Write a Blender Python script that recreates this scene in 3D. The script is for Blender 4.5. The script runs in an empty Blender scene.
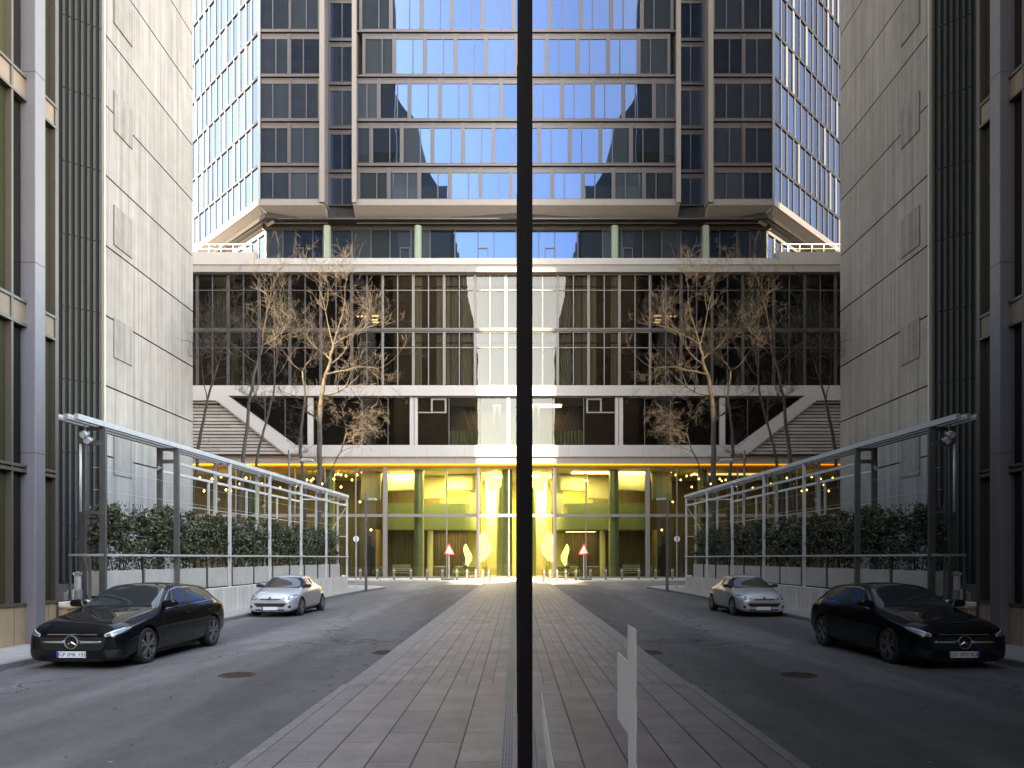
import bpy, bmesh, math, random
from mathutils import Vector, Matrix
from mathutils.bvhtree import BVHTree
random.seed(7)
R = math.radians
scn = bpy.context.scene
col = scn.collection
F = 740.0; HZ = 558.0; VX = 516.0; EYE = 1.95

# ------------------------------------------------------------------ camera
cd = bpy.data.cameras.new('camera'); cam = bpy.data.objects.new('camera', cd); col.objects.link(cam)
cam.location = (0, 0, EYE); cam.rotation_euler = (R(90), 0, 0)
cd.sensor_width = 36; cd.lens = 36 * F / 1024
cd.shift_x = (512 - VX) / 1024; cd.shift_y = (HZ - 384) / 1024
cd.clip_start = 0.01; cd.clip_end = 2000
scn.camera = cam

# ------------------------------------------------------------------ materials
def nt(name):
    m = bpy.data.materials.new(name); m.use_nodes = True
    t = m.node_tree; t.nodes.clear()
    o = t.nodes.new('ShaderNodeOutputMaterial'); return m, t, o
def N(t, k, **kw):
    n = t.nodes.new(k)
    for a, v in kw.items():
        if a.startswith('i_'): n.inputs[a[2:].replace('_', ' ')].default_value = v
        else: setattr(n, a, v)
    return n
def L(t, a, b): t.links.new(a, b)
def wpos(t, scale=(1, 1, 1), src='pos', rot=(0, 0, 0)):
    if src == 'pos': g = t.nodes.new('ShaderNodeNewGeometry').outputs['Position']
    else: g = t.nodes.new('ShaderNodeTexCoord').outputs['Object']
    m = t.nodes.new('ShaderNodeMapping'); m.inputs['Scale'].default_value = scale; m.inputs['Rotation'].default_value = rot
    L(t, g, m.inputs['Vector']); return m.outputs['Vector']
def c4(c): return (c[0], c[1], c[2], 1)
def pm(name, c, rough=.5, metal=0, var=.12, scale=(1, 1, 1), nscale=3.0, bump=0, bscale=30, streak=False, coat=0, ior=1.5, src='pos', spec=.5, island=0):
    m, t, o = nt(name)
    b = N(t, 'ShaderNodeBsdfPrincipled'); L(t, b.outputs[0], o.inputs[0])
    b.inputs['Roughness'].default_value = rough; b.inputs['Metallic'].default_value = metal
    b.inputs['Coat Weight'].default_value = coat; b.inputs['Coat Roughness'].default_value = .03
    b.inputs['IOR'].default_value = ior; b.inputs['Specular IOR Level'].default_value = spec
    v = wpos(t, scale, src)
    n = N(t, 'ShaderNodeTexNoise', i_Scale=nscale, i_Detail=6, i_Roughness=.6); L(t, v, n.inputs['Vector'])
    r = N(t, 'ShaderNodeMapRange'); r.inputs['From Min'].default_value = .3; r.inputs['From Max'].default_value = .7
    r.inputs['To Min'].default_value = 1 - var; r.inputs['To Max'].default_value = 1 + var; L(t, n.outputs['Fac'], r.inputs[0])
    x = N(t, 'ShaderNodeVectorMath', operation='SCALE'); x.inputs[0].default_value = c[:3]; L(t, r.outputs[0], x.inputs['Scale'])
    res = x.outputs[0]
    if streak:
        v2 = wpos(t, (2.2, 2.2, .05)); n2 = N(t, 'ShaderNodeTexNoise', i_Scale=1.6, i_Detail=5, i_Roughness=.65); L(t, v2, n2.inputs['Vector'])
        r2 = N(t, 'ShaderNodeMapRange'); r2.inputs['From Min'].default_value = .35; r2.inputs['From Max'].default_value = .65
        r2.inputs['To Min'].default_value = .74; r2.inputs['To Max'].default_value = 1.14; L(t, n2.outputs['Fac'], r2.inputs[0])
        y = N(t, 'ShaderNodeVectorMath', operation='SCALE'); L(t, res, y.inputs[0]); L(t, r2.outputs[0], y.inputs['Scale']); res = y.outputs[0]
    if island:
        gi = t.nodes.new('ShaderNodeNewGeometry'); ri = N(t, 'ShaderNodeMapRange'); ri.inputs['To Min'].default_value = 1 - island; ri.inputs['To Max'].default_value = 1 + island; L(t, gi.outputs['Random Per Island'], ri.inputs[0])
        yi = N(t, 'ShaderNodeVectorMath', operation='SCALE'); L(t, res, yi.inputs[0]); L(t, ri.outputs[0], yi.inputs['Scale']); res = yi.outputs[0]
    L(t, res, b.inputs['Base Color'])
    if bump:
        v3 = wpos(t, (1, 1, 1), src); n3 = N(t, 'ShaderNodeTexNoise', i_Scale=bscale, i_Detail=4); L(t, v3, n3.inputs['Vector'])
        bp = N(t, 'ShaderNodeBump'); bp.inputs['Strength'].default_value = bump; bp.inputs['Distance'].default_value = .01
        L(t, n3.outputs['Fac'], bp.inputs['Height']); L(t, bp.outputs[0], b.inputs['Normal'])
    return m
def emit(name, c, s):
    m, t, o = nt(name); e = N(t, 'ShaderNodeEmission'); e.inputs[0].default_value = c4(c); e.inputs[1].default_value = s
    L(t, e.outputs[0], o.inputs[0]); return m
def opaque_glass(name, c=(.015, .018, .02), ior=2.3, wave=.0006, tint=(1, 1, 1)):
    m, t, o = nt(name); b = N(t, 'ShaderNodeBsdfPrincipled'); L(t, b.outputs[0], o.inputs[0])
    oi = t.nodes.new('ShaderNodeObjectInfo')
    r = N(t, 'ShaderNodeMapRange'); r.inputs['To Min'].default_value = .4; r.inputs['To Max'].default_value = 1.8; L(t, oi.outputs['Random'], r.inputs[0])
    x = N(t, 'ShaderNodeVectorMath', operation='SCALE'); x.inputs[0].default_value = c; L(t, r.outputs[0], x.inputs['Scale']); L(t, x.outputs[0], b.inputs['Base Color'])
    b.inputs['Roughness'].default_value = .015; b.inputs['IOR'].default_value = ior
    b.inputs['Specular Tint'].default_value = c4(tint)
    if wave:
        v = wpos(t); n = N(t, 'ShaderNodeTexNoise', i_Scale=.35, i_Detail=1); L(t, v, n.inputs['Vector'])
        bp = N(t, 'ShaderNodeBump'); bp.inputs['Strength'].default_value = 1; bp.inputs['Distance'].default_value = wave * 10
        L(t, n.outputs['Fac'], bp.inputs['Height']); L(t, bp.outputs[0], b.inputs['Normal'])
    return m
def clear_glass(name, tint=(.8, .85, .8), ior=1.7, wave=0):
    m, t, o = nt(name)
    tr = N(t, 'ShaderNodeBsdfTransparent'); tr.inputs[0].default_value = c4(tint)
    g = N(t, 'ShaderNodeBsdfGlossy'); g.inputs['Roughness'].default_value = .01
    f = N(t, 'ShaderNodeFresnel'); f.inputs['IOR'].default_value = ior
    # the same fresnel on either side of a thin sheet
    lw = t.nodes.new('ShaderNodeNewGeometry')
    mx = N(t, 'ShaderNodeMixShader'); L(t, f.outputs[0], mx.inputs[0]); L(t, tr.outputs[0], mx.inputs[1]); L(t, g.outputs[0], mx.inputs[2])
    L(t, mx.outputs[0], o.inputs[0])
    if wave:
        v = wpos(t); n = N(t, 'ShaderNodeTexNoise', i_Scale=.4, i_Detail=1); L(t, v, n.inputs['Vector'])
        bp = N(t, 'ShaderNodeBump'); bp.inputs['Distance'].default_value = wave; bp.inputs['Strength'].default_value = 1
        L(t, n.outputs['Fac'], bp.inputs['Height']); L(t, bp.outputs[0], g.inputs['Normal'])
    return m

def asphalt():
    m, t, o = nt('asphalt'); b = N(t, 'ShaderNodeBsdfPrincipled'); L(t, b.outputs[0], o.inputs[0])
    b.inputs['Roughness'].default_value = .78
    a = N(t, 'ShaderNodeTexNoise', i_Scale=1.0, i_Detail=3); L(t, wpos(t, (.55, .07, 1)), a.inputs['Vector'])
    ra = N(t, 'ShaderNodeValToRGB'); ra.color_ramp.elements[0].position = .44; ra.color_ramp.elements[1].position = .56
    ra.color_ramp.elements[0].color = (.10, .09, .088, 1); ra.color_ramp.elements[1].color = (.148, .133, .127, 1); L(t, a.outputs['Fac'], ra.inputs[0])
    sp = N(t, 'ShaderNodeSeparateXYZ'); L(t, wpos(t), sp.inputs[0])
    nw = N(t, 'ShaderNodeTexNoise', i_Scale=.9, i_Detail=5, i_Roughness=.65); L(t, wpos(t, (.6, .35, 1)), nw.inputs['Vector'])
    xx = N(t, 'ShaderNodeMath', operation='MULTIPLY_ADD'); L(t, nw.outputs['Fac'], xx.inputs[0]); xx.inputs[1].default_value = .9; L(t, sp.outputs[0], xx.inputs[2])
    yy = N(t, 'ShaderNodeMath', operation='MULTIPLY_ADD'); L(t, sp.outputs[1], yy.inputs[0]); yy.inputs[1].default_value = .035; L(t, xx.outputs[0], yy.inputs[2])
    mr = N(t, 'ShaderNodeMapRange'); mr.inputs['From Min'].default_value = -9; mr.inputs['From Max'].default_value = -1; L(t, yy.outputs[0], mr.inputs[0])
    bd = N(t, 'ShaderNodeValToRGB'); e = bd.color_ramp.elements; e[0].position = 0; e[0].color = (.85, .85, .85, 1); e[1].position = 1; e[1].color = (.74, .74, .78, 1)
    for p_, v_ in ((.2, .95), (.42, .82), (.47, 1.12), (.66, 1.2), (.70, .78)): q_ = e.new(p_); q_.color = (v_, v_ * .985, v_ * .98, 1)
    L(t, mr.outputs[0], bd.inputs[0])
    f = N(t, 'ShaderNodeTexNoise', i_Scale=38, i_Detail=6, i_Roughness=.85); L(t, wpos(t), f.inputs['Vector'])
    rf = N(t, 'ShaderNodeMapRange'); rf.inputs['From Min'].default_value = .3; rf.inputs['From Max'].default_value = .7; rf.inputs['To Min'].default_value = .6; rf.inputs['To Max'].default_value = 1.4; L(t, f.outputs['Fac'], rf.inputs[0])
    s0 = N(t, 'ShaderNodeVectorMath', operation='MULTIPLY'); L(t, ra.outputs[0], s0.inputs[0]); L(t, bd.outputs[0], s0.inputs[1])
    s = N(t, 'ShaderNodeVectorMath', operation='SCALE'); L(t, s0.outputs[0], s.inputs[0]); L(t, rf.outputs[0], s.inputs['Scale'])
    # middle-sized stains
    g = N(t, 'ShaderNodeTexNoise', i_Scale=1.9, i_Detail=8, i_Roughness=.78); L(t, wpos(t, (1, .5, 1)), g.inputs['Vector'])
    rg = N(t, 'ShaderNodeMapRange'); rg.inputs['From Min'].default_value = .35; rg.inputs['From Max'].default_value = .65; rg.inputs['To Min'].default_value = .76; rg.inputs['To Max'].default_value = 1.18; L(t, g.outputs['Fac'], rg.inputs[0])
    s2 = N(t, 'ShaderNodeVectorMath', operation='SCALE'); L(t, s.outputs[0], s2.inputs[0]); L(t, rg.outputs[0], s2.inputs['Scale'])
    # pale chewing-gum specks
    vo = N(t, 'ShaderNodeTexVoronoi', i_Scale=1.1); L(t, wpos(t), vo.inputs['Vector'])
    th = N(t, 'ShaderNodeMath', operation='LESS_THAN'); th.inputs[1].default_value = .035; L(t, vo.outputs['Distance'], th.inputs[0])
    mx = N(t, 'ShaderNodeMix', data_type='RGBA'); L(t, th.outputs[0], mx.inputs[0]); L(t, s2.outputs[0], mx.inputs[6]); mx.inputs[7].default_value = (.28, .26, .25, 1)
    # cracks
    v2 = N(t, 'ShaderNodeTexVoronoi', feature='DISTANCE_TO_EDGE', i_Scale=.14)
    w = N(t, 'ShaderNodeTexNoise', i_Scale=.8, i_Detail=4); L(t, wpos(t), w.inputs['Vector'])
    ad = N(t, 'ShaderNodeVectorMath', operation='MULTIPLY_ADD'); L(t, w.outputs['Color'], ad.inputs[0]); ad.inputs[1].default_value = (2, 2, 0); L(t, wpos(t, (1, .6, 1)), ad.inputs[2]); L(t, ad.outputs[0], v2.inputs['Vector'])
    t2 = N(t, 'ShaderNodeMath', operation='LESS_THAN'); t2.inputs[1].default_value = .0022; L(t, v2.outputs['Distance'], t2.inputs[0])
    m2 = N(t, 'ShaderNodeMix', data_type='RGBA'); L(t, t2.outputs[0], m2.inputs[0]); L(t, mx.outputs[2], m2.inputs[6]); m2.inputs[7].default_value = (.03, .028, .03, 1)
    L(t, m2.outputs[2], b.inputs['Base Color'])
    bp = N(t, 'ShaderNodeBump'); bp.inputs['Strength'].default_value = .5; bp.inputs['Distance'].default_value = .006; L(t, f.outputs['Fac'], bp.inputs['Height']); L(t, bp.outputs[0], b.inputs['Normal'])
    return m

def pavers(name, c1, c2, w1, l1, w2=None, l2=None, split=1e6, mort=.012, x0=0.0, rough=.6):
    """slabs in columns running along Y; past Y=split a smaller format"""
    m, t, o = nt(name); b = N(t, 'ShaderNodeBsdfPrincipled'); L(t, b.outputs[0], o.inputs[0]); b.inputs['Roughness'].default_value = rough
    sep = N(t, 'ShaderNodeSeparateXYZ'); L(t, t.nodes.new('ShaderNodeNewGeometry').outputs['Position'], sep.inputs[0])
    sx = N(t, 'ShaderNodeMath', operation='SUBTRACT'); L(t, sep.outputs[0], sx.inputs[0]); sx.inputs[1].default_value = x0
    cb = N(t, 'ShaderNodeCombineXYZ'); L(t, sep.outputs[1], cb.inputs[0]); L(t, sx.outputs[0], cb.inputs[1])
    def br(w, l, off, mo):
        mo = mo * .45
        k = N(t, 'ShaderNodeTexBrick'); k.offset = off; k.offset_frequency = 2; k.squash = 1
        k.inputs['Scale'].default_value = 1; k.inputs['Mortar Size'].default_value = mo; k.inputs['Mortar Smooth'].default_value = .15
        k.inputs['Brick Width'].default_value = l; k.inputs['Row Height'].default_value = w; k.inputs['Bias'].default_value = 0
        k.inputs['Color1'].default_value = c4(c1); k.inputs['Color2'].default_value = c4(c2); k.inputs['Mortar'].default_value = (.035, .03, .03, 1)
        L(t, cb.outputs[0], k.inputs['Vector']); return k
    a = br(w1, l1, .37, mort); colr = a.outputs['Color']; fac = a.outputs['Fac']
    if w2:
        d = br(w2, l2, .5, mort * .9)
        gt = N(t, 'ShaderNodeMath', operation='GREATER_THAN'); L(t, sep.outputs[1], gt.inputs[0]); gt.inputs[1].default_value = split
        mx = N(t, 'ShaderNodeMix', data_type='RGBA'); L(t, gt.outputs[0], mx.inputs[0]); L(t, colr, mx.inputs[6]); L(t, d.outputs['Color'], mx.inputs[7]); colr = mx.outputs[2]
        mf = N(t, 'ShaderNodeMix'); L(t, gt.outputs[0], mf.inputs[0]); L(t, fac, mf.inputs[2]); L(t, d.outputs['Fac'], mf.inputs[3]); fac = mf.outputs[0]
    if w2:
        ln = []
        for (wd, th) in ((w1, .0135), (w2 * 2, .012)):
            dv = N(t, 'ShaderNodeMath', operation='DIVIDE'); L(t, sx.outputs[0], dv.inputs[0]); dv.inputs[1].default_value = wd
            ro = N(t, 'ShaderNodeMath', operation='FRACT'); L(t, dv.outputs[0], ro.inputs[0])
            sb_ = N(t, 'ShaderNodeMath', operation='LESS_THAN'); L(t, ro.outputs[0], sb_.inputs[0]); sb_.inputs[1].default_value = th / wd * 1.0; ln.append(sb_)
        mj = N(t, 'ShaderNodeMix', data_type='RGBA'); L(t, ln[0].outputs[0], mj.inputs[0]); L(t, colr, mj.inputs[6]); mj.inputs[7].default_value = (.02, .017, .018, 1); colr = mj.outputs[2]
    n = N(t, 'ShaderNodeTexNoise', i_Scale=1.3, i_Detail=10, i_Roughness=.78); L(t, wpos(t), n.inputs['Vector'])
    r = N(t, 'ShaderNodeMapRange'); r.inputs['From Min'].default_value = .3; r.inputs['From Max'].default_value = .7; r.inputs['To Min'].default_value = .66; r.inputs['To Max'].default_value = 1.18; L(t, n.outputs['Fac'], r.inputs[0])
    s = N(t, 'ShaderNodeVectorMath', operation='SCALE'); L(t, colr, s.inputs[0]); L(t, r.outputs[0], s.inputs['Scale'])
    n4 = N(t, 'ShaderNodeTexNoise', i_Scale=90, i_Detail=3); L(t, wpos(t), n4.inputs['Vector'])
    r4 = N(t, 'ShaderNodeMapRange'); r4.inputs['From Min'].default_value = .3; r4.inputs['From Max'].default_value = .7; r4.inputs['To Min'].default_value = .85; r4.inputs['To Max'].default_value = 1.15; L(t, n4.outputs['Fac'], r4.inputs[0])
    s4 = N(t, 'ShaderNodeVectorMath', operation='SCALE'); L(t, s.outputs[0], s4.inputs[0]); L(t, r4.outputs[0], s4.inputs['Scale'])
    L(t, s4.outputs[0], b.inputs['Base Color'])
    inv = N(t, 'ShaderNodeMath', operation='SUBTRACT'); inv.inputs[0].default_value = 1; L(t, fac, inv.inputs[1])
    bp = N(t, 'ShaderNodeBump'); bp.inputs['Strength'].default_value = .8; bp.inputs['Distance'].default_value = .008; L(t, inv.outputs[0], bp.inputs['Height']); L(t, bp.outputs[0], b.inputs['Normal'])
    return m

M = dict(
    asphalt=asphalt(),
    slabs=pavers('stone slabs', (.215, .18, .176), (.27, .235, .225), .4135, 1.15, .2067, .62, 11.1, .011, -.144),
    plaza=pavers('pale plaza paving', (.34, .31, .29), (.4, .37, .34), .5, .8),
    footway=pavers('grey footway slabs', (.34, .31, .29), (.39, .36, .335), .4, .4, mort=.008),
    kerb=pm('granite kerb', (.22, .195, .185), .7, var=.2, nscale=9, bump=.2),
    concrete=pm('pale precast concrete', (.27, .243, .235), .8, island=.06, var=.1, nscale=1.1, streak=True, bump=.4, bscale=40),
    concrete2=pm('pale precast concrete relief', (.225, .203, .195), .8, var=.16, nscale=1.3, streak=True, bump=.4, bscale=40),
    joint=pm('dark joint', (.09, .075, .07), .9),
    ribs=pm('dark ribbed metal', (.028, .023, .023), .6, 0, var=.25, scale=(1, 1, .1)),
    ribback=pm('black recess', (.012, .011, .012), .8),
    stone=pm('warm sandstone cladding', (.40, .255, .15), .6, island=.06, var=.14, nscale=2.2),
    spandrel=pm('brown stone spandrel', (.2, .13, .085), .6, island=.06, var=.1), blind=pm('grey roller blind', (.1, .088, .09), .7, var=.04),
    mauve=pm('mauve metal column cladding', (.17, .145, .155), .5, .1, var=.05),
    frame_lt=pm('pale metal profile', (.52, .47, .43), .4, .4, var=.05),
    taupe=pm('taupe metal frame', (.042, .035, .038), .4, .1, var=.08),
    taupe_dk=pm('dark metal frame', (.045, .04, .04), .4, .4, var=.1),
    hwhite=pm('white hotel panel', (.25, .225, .225), .5, 0, var=.05, nscale=.8),
    sidewhite=pm('white side fin', (.2, .2, .22), .5, 0, var=.05),
    tower_lt=pm('warm grey tower fin', (.13, .112, .105), .5, 0, var=.05),
    tan=pm('tan metal profile', (.10, .072, .055), .45, .1, var=.05),
    paint=pm('pale grey painted steel', (.5, .46, .435), .45, 0, var=.1, nscale=4),
    stripb=pm('pale upper cladding', (.7, .66, .6), .7, var=.05),
    white=pm('white metal panel', (.66, .62, .61), .45, .1, var=.05, nscale=.8),
    soffit=pm('grey soffit panel', (.17, .155, .15), .6, var=.06),
    slat=pm('grey louvre slat', (.2, .175, .17), .5, .1, island=.2, var=.1, nscale=.7),
    dark=pm('dark interior', (.035, .032, .03), .9),
    brownpanel=pm('dark brown screen', (.055, .046, .04), .8, var=.15, scale=(6, 1, .3)),
    pane_dk=opaque_glass('dark reflective glass', ior=1.9, tint=(.15, .38, 1)),
    pane_side=opaque_glass('sky reflecting glass', (.03, .035, .05), 1.45, tint=(.22, .46, 1)),
    pane_br=opaque_glass('brown tinted glass', (.012, .008, .007), 1.35),
    pane_gn=opaque_glass('green tinted glass', (.035, .034, .015), 1.38, wave=.0012),
    pane_pod=clear_glass('clear window glass', (.34, .33, .29), 1.6, wave=.003),
    pane_lob=clear_glass('lobby glass', (.74, .82, .62), 1.75, wave=.002),
    curtain=pm('off white curtain', (.6, .57, .5), .9, var=.1, scale=(7, 7, .1), nscale=2),
    curtain_gn=pm('pale green curtain', (.38, .42, .26), .9, var=.15, scale=(7, 7, .1), nscale=2),
    steel=pm('galvanised grey steel', (.42, .41, .41), .4, .55, var=.12, nscale=4),
    steel_dk=pm('dark weathered steel', (.13, .115, .11), .5, .5, var=.15, nscale=4),
    steel_bk=pm('black painted steel', (.03, .03, .032), .4, .3),
    planter=pm('pale stone planter', (.5, .44, .38), .7, var=.1),
    lowwall=pm('white stone low wall', (.68, .6, .53), .65, var=.06, nscale=1.5, streak=True),
    leaf=None, bark=pm('pale brown bark', (.052, .04, .031), .9, var=.3, nscale=6, src='obj'),
    bark_dk=pm('grey brown bark', (.04, .03, .024), .9, var=.3, nscale=6, src='obj'),
    soil=pm('dark soil', (.05, .04, .03), .95, var=.3, nscale=12),
    yellow=pm('yellow plaster wall', (.6, .52, .2), .7, var=.08),
    cream=pm('cream plaster', (.58, .54, .34), .6, var=.05),
    olive=pm('olive balcony front', (.15, .19, .09), .6, var=.08),
    wood=pm('brown slatted timber', (.13, .095, .05), .6, var=.5, scale=(5, 5, .15), nscale=2),
    greencol=pm('grey green column cladding', (.2, .24, .18), .4, .2, var=.08),
    floor_in=pm('polished lobby floor', (.3, .25, .15), .2, var=.1),
    led=emit('orange light strip', (1, .2, .02), .8),
    bulb=emit('warm bulb', (1, .62, .2), 2.5),
    lampglow=emit('glowing lampshade', (1, .8, .4), .25),
    office=emit('office ceiling lamp', (1, .8, .45), .35),
    carblack=pm('black car paint', (.004, .004, .005), .5, 0, var=.02, coat=1, spec=.05),
    carsilver=pm('silver car paint', (.55, .54, .56), .35, .5, var=.02, coat=1),
    carplastic=pm('black car plastic', (.012, .012, .013), .45, var=.05),
    cargrille=pm('black grille mesh', (.008, .008, .009), .5, var=.05),
    chrome=pm('chrome', (.75, .75, .76), .12, 1, var=.01),
    carglass=opaque_glass('car glass', (.012, .014, .015), 1.65, 0),
    tyre=pm('rubber tyre', (.018, .017, .017), .8, var=.1),
    rim=pm('grey alloy rim', (.33, .31, .31), .3, .8, var=.05),
    lens=pm('headlamp lens', (.14, .15, .17), .08, .2, coat=1, var=.3, nscale=14, src='obj'),
    drl=pm('pale lamp reflector', (.8, .82, .86), .15, .3, var=.02),
    plate=pm('white number plate', (.78, .78, .8), .4, var=.02),
    eublue=pm('blue plate band', (.02, .04, .35), .4, var=.02),
    ink=pm('black lettering', (.01, .01, .01), .5, var=.01),
    iron=pm('rusty cast iron', (.075, .05, .038), .7, .4, var=.4, nscale=20, bump=.4),
    drain=pm('galvanised grating', (.26, .27, .31), .5, 0, var=.1, nscale=20),
    channel=pm('grey channel stone', (.16, .17, .155), .6, var=.1),
    vinyl=pm('white vinyl film', (.92, .92, .97), .6, var=.01),
    mullion=pm('black aluminium mullion', (.006, .005, .008), .6, 0, var=.1, spec=.15),
    red=pm('red sign border', (.65, .04, .03), .5, var=.03),
    signwhite=pm('white sign face', (.8, .8, .8), .5, var=.02),
    podframe=pm('grey podium frame', (.12, .108, .104), .45, 0, var=.06), terrcol=pm('pale green column', (.12, .15, .11), .5, 0, var=.05),
    far_b=pm('beige far facade', (.085, .07, .058), .8, var=.1),
    far_w=pm('far window glass', (.02, .025, .03), .1, var=.1),
    copper=pm('green copper roof', (.06, .13, .1), .7, var=.15),
)
def mirror_glass():
    m, t, o = nt('dark mirror glass'); b = N(t, 'ShaderNodeBsdfPrincipled'); L(t, b.outputs[0], o.inputs[0])
    b.inputs['Base Color'].default_value = (.0012, .0014, .0024, 1); b.inputs['Roughness'].default_value = 0; b.inputs['IOR'].default_value = 1.9
    b.inputs['Specular Tint'].default_value = (.95, .96, 1, 1)
    return m
M['mirror'] = mirror_glass()
def side_glass():
    m, t, o = nt('blue coated side glass'); b = N(t, 'ShaderNodeBsdfPrincipled'); L(t, b.outputs[0], o.inputs[0])
    g = t.nodes.new('ShaderNodeNewGeometry'); r = N(t, 'ShaderNodeValToRGB'); L(t, g.outputs['Random Per Island'], r.inputs[0])
    e = r.color_ramp.elements; e[0].position = 0; e[0].color = (.06, .095, .17, 1); e[1].position = 1; e[1].color = (.15, .21, .34, 1)
    L(t, r.outputs[0], b.inputs['Base Color']); b.inputs['Metallic'].default_value = 1; b.inputs['Roughness'].default_value = .03
    return m
M['pane_side'] = side_glass()
def leafmat():
    m, t, o = nt('evergreen leaves'); b = N(t, 'ShaderNodeBsdfPrincipled'); L(t, b.outputs[0], o.inputs[0]); b.inputs['Roughness'].default_value = .38
    n = N(t, 'ShaderNodeTexNoise', i_Scale=9, i_Detail=2); L(t, wpos(t), n.inputs['Vector'])
    r = N(t, 'ShaderNodeValToRGB'); e = r.color_ramp.elements; e[0].position = .3; e[0].color = (.028, .034, .012, 1); e[1].position = .7; e[1].color = (.12, .115, .05, 1)
    k = e.new(.52); k.color = (.055, .06, .022, 1)
    L(t, n.outputs['Fac'], r.inputs[0]); L(t, r.outputs[0], b.inputs['Base Color']); return m
M['leaf'] = leafmat()

# ------------------------------------------------------------------ mesh helpers
class MB:
    def __init__(s): s.v = []; s.f = []
    def add(s, vs, fs):
        n = len(s.v); s.v += [tuple(v) for v in vs]; s.f += [tuple(i + n for i in f) for f in fs]; return s
    def box(s, x0, x1, y0, y1, z0, z1):
        if x0 > x1: x0, x1 = x1, x0
        if y0 > y1: y0, y1 = y1, y0
        if z0 > z1: z0, z1 = z1, z0
        return s.add([(x0, y0, z0), (x1, y0, z0), (x1, y1, z0), (x0, y1, z0), (x0, y0, z1), (x1, y0, z1), (x1, y1, z1), (x0, y1, z1)],
              [(0, 3, 2, 1), (4, 5, 6, 7), (0, 1, 5, 4), (1, 2, 6, 5), (2, 3, 7, 6), (3, 0, 4, 7)])
    def prism(s, poly, z0, z1, axis='z'):
        """poly: counter-clockwise list; axis z: (x,y); axis y: (x,z) extruded z0..z1 in y; axis x: (y,z)"""
        n = len(poly)
        def P(a, b, c):
            return (a, b, c) if axis == 'z' else ((a, c, b) if axis == 'y' else (c, a, b))
        vs = [P(a, b, z0) for a, b in poly] + [P(a, b, z1) for a, b in poly]
        fs = [tuple(range(n - 1, -1, -1)), tuple(range(n, 2 * n))] + [(i, (i + 1) % n, n + (i + 1) % n, n + i) for i in range(n)]
        return s.add(vs, fs)
    def bar(s, p, q, w, h=None, up=(0, 0, 1)):
        h = h or w; p = Vector(p); q = Vector(q); d = (q - p).normalized(); u = Vector(up)
        if abs(d.dot(u)) > .98: u = Vector((0, 1, 0))
        a = d.cross(u).normalized() * (w / 2); b = a.cross(d).normalized() * (h / 2)
        vs = [p - a - b, p + a - b, p + a + b, p - a + b, q - a - b, q + a - b, q + a + b, q - a + b]
        return s.add(vs, [(0, 3, 2, 1), (4, 5, 6, 7), (0, 1, 5, 4), (1, 2, 6, 5), (2, 3, 7, 6), (3, 0, 4, 7)])
    def tube(s, pts, rad, n=8, cap=True):
        pts = [Vector(p) for p in pts]
        if not hasattr(rad, '__len__'): rad = [rad] * len(pts)
        rings = []; u = None
        for i, p in enumerate(pts):
            d = (pts[min(i + 1, len(pts) - 1)] - pts[max(i - 1, 0)])
            d = d.normalized() if d.length > 1e-9 else Vector((0, 0, 1))
            if u is None: u = d.orthogonal().normalized()
            u = (u - d * u.dot(d)); u = u.normalized() if u.length > 1e-6 else d.orthogonal().normalized()
            w = d.cross(u); rings.append([p + (u * math.cos(2 * math.pi * k / n) + w * math.sin(2 * math.pi * k / n)) * rad[i] for k in range(n)])
        vs = [v for r in rings for v in r]; fs = []
        for i in range(len(pts) - 1):
            for k in range(n):
                a = i * n + k; b = i * n + (k + 1) % n; fs.append((a, b, b + n, a + n))
        if cap: fs += [tuple(range(n - 1, -1, -1)), tuple(len(vs) - n + k for k in range(n))]
        return s.add(vs, fs)
    def lathe(s, prof, c=(0, 0, 0), axis='z', n=32, closed=False):
        """prof: (r, h) points"""
        m = len(prof); vs = []
        for k in range(n):
            a = 2 * math.pi * k / n; ca, sa = math.cos(a), math.sin(a)
            for r, h in prof:
                p = (r * ca, r * sa, h) if axis == 'z' else ((h, r * ca, r * sa) if axis == 'x' else (r * ca, h, -r * sa))
                vs.append((p[0] + c[0], p[1] + c[1], p[2] + c[2]))
        fs = []
        for k in range(n):
            k2 = (k + 1) % n
            for j in range(m - (0 if closed else 1)):
                j2 = (j + 1) % m; fs.append((k * m + j, k2 * m + j, k2 * m + j2, k * m + j2))
        return s.add(vs, fs)
    def grid(s, fn, nu, nv):
        n = len(s.v)
        for i in range(nu + 1):
            for j in range(nv + 1): s.v.append(tuple(fn(i / nu, j / nv)))
        for i in range(nu):
            for j in range(nv):
                a = n + i * (nv + 1) + j; s.f.append((a, a + nv + 1, a + nv + 2, a + 1))
        return s
ORG = {}
def obj(name, mb, mat, parent=None, loc=None, smooth=False, bevel=0, local=False):
    """links ONE mesh object. parent set: vertices given in world space are moved into the parent's frame (unless local)"""
    me = bpy.data.meshes.new(name)
    off = Vector((0, 0, 0))
    if parent is not None and not local: off = ORG.get(parent, Vector((0, 0, 0)))
    elif parent is None and loc is not None and not local: off = Vector(loc)
    me.from_pydata([tuple(Vector(v) - off) for v in mb.v], [], mb.f); me.validate(); me.update()
    if smooth: me.polygons.foreach_set('use_smooth', [True] * len(me.polygons))
    mats = mat if isinstance(mat, (list, tuple)) else [mat]
    for q in mats: me.materials.append(M[q] if isinstance(q, str) else q)
    o = bpy.data.objects.new(name, me); col.objects.link(o)
    if parent is not None:
        o.parent = parent; ORG[o] = ORG.get(parent, Vector((0, 0, 0)))
        if local and loc is not None: o.location = loc
    elif loc is not None: o.location = loc; ORG[o] = Vector(loc)
    if bevel:
        b = o.modifiers.new('bevel', 'BEVEL'); b.width = bevel; b.segments = 2; b.limit_method = 'ANGLE'
    return o
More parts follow.
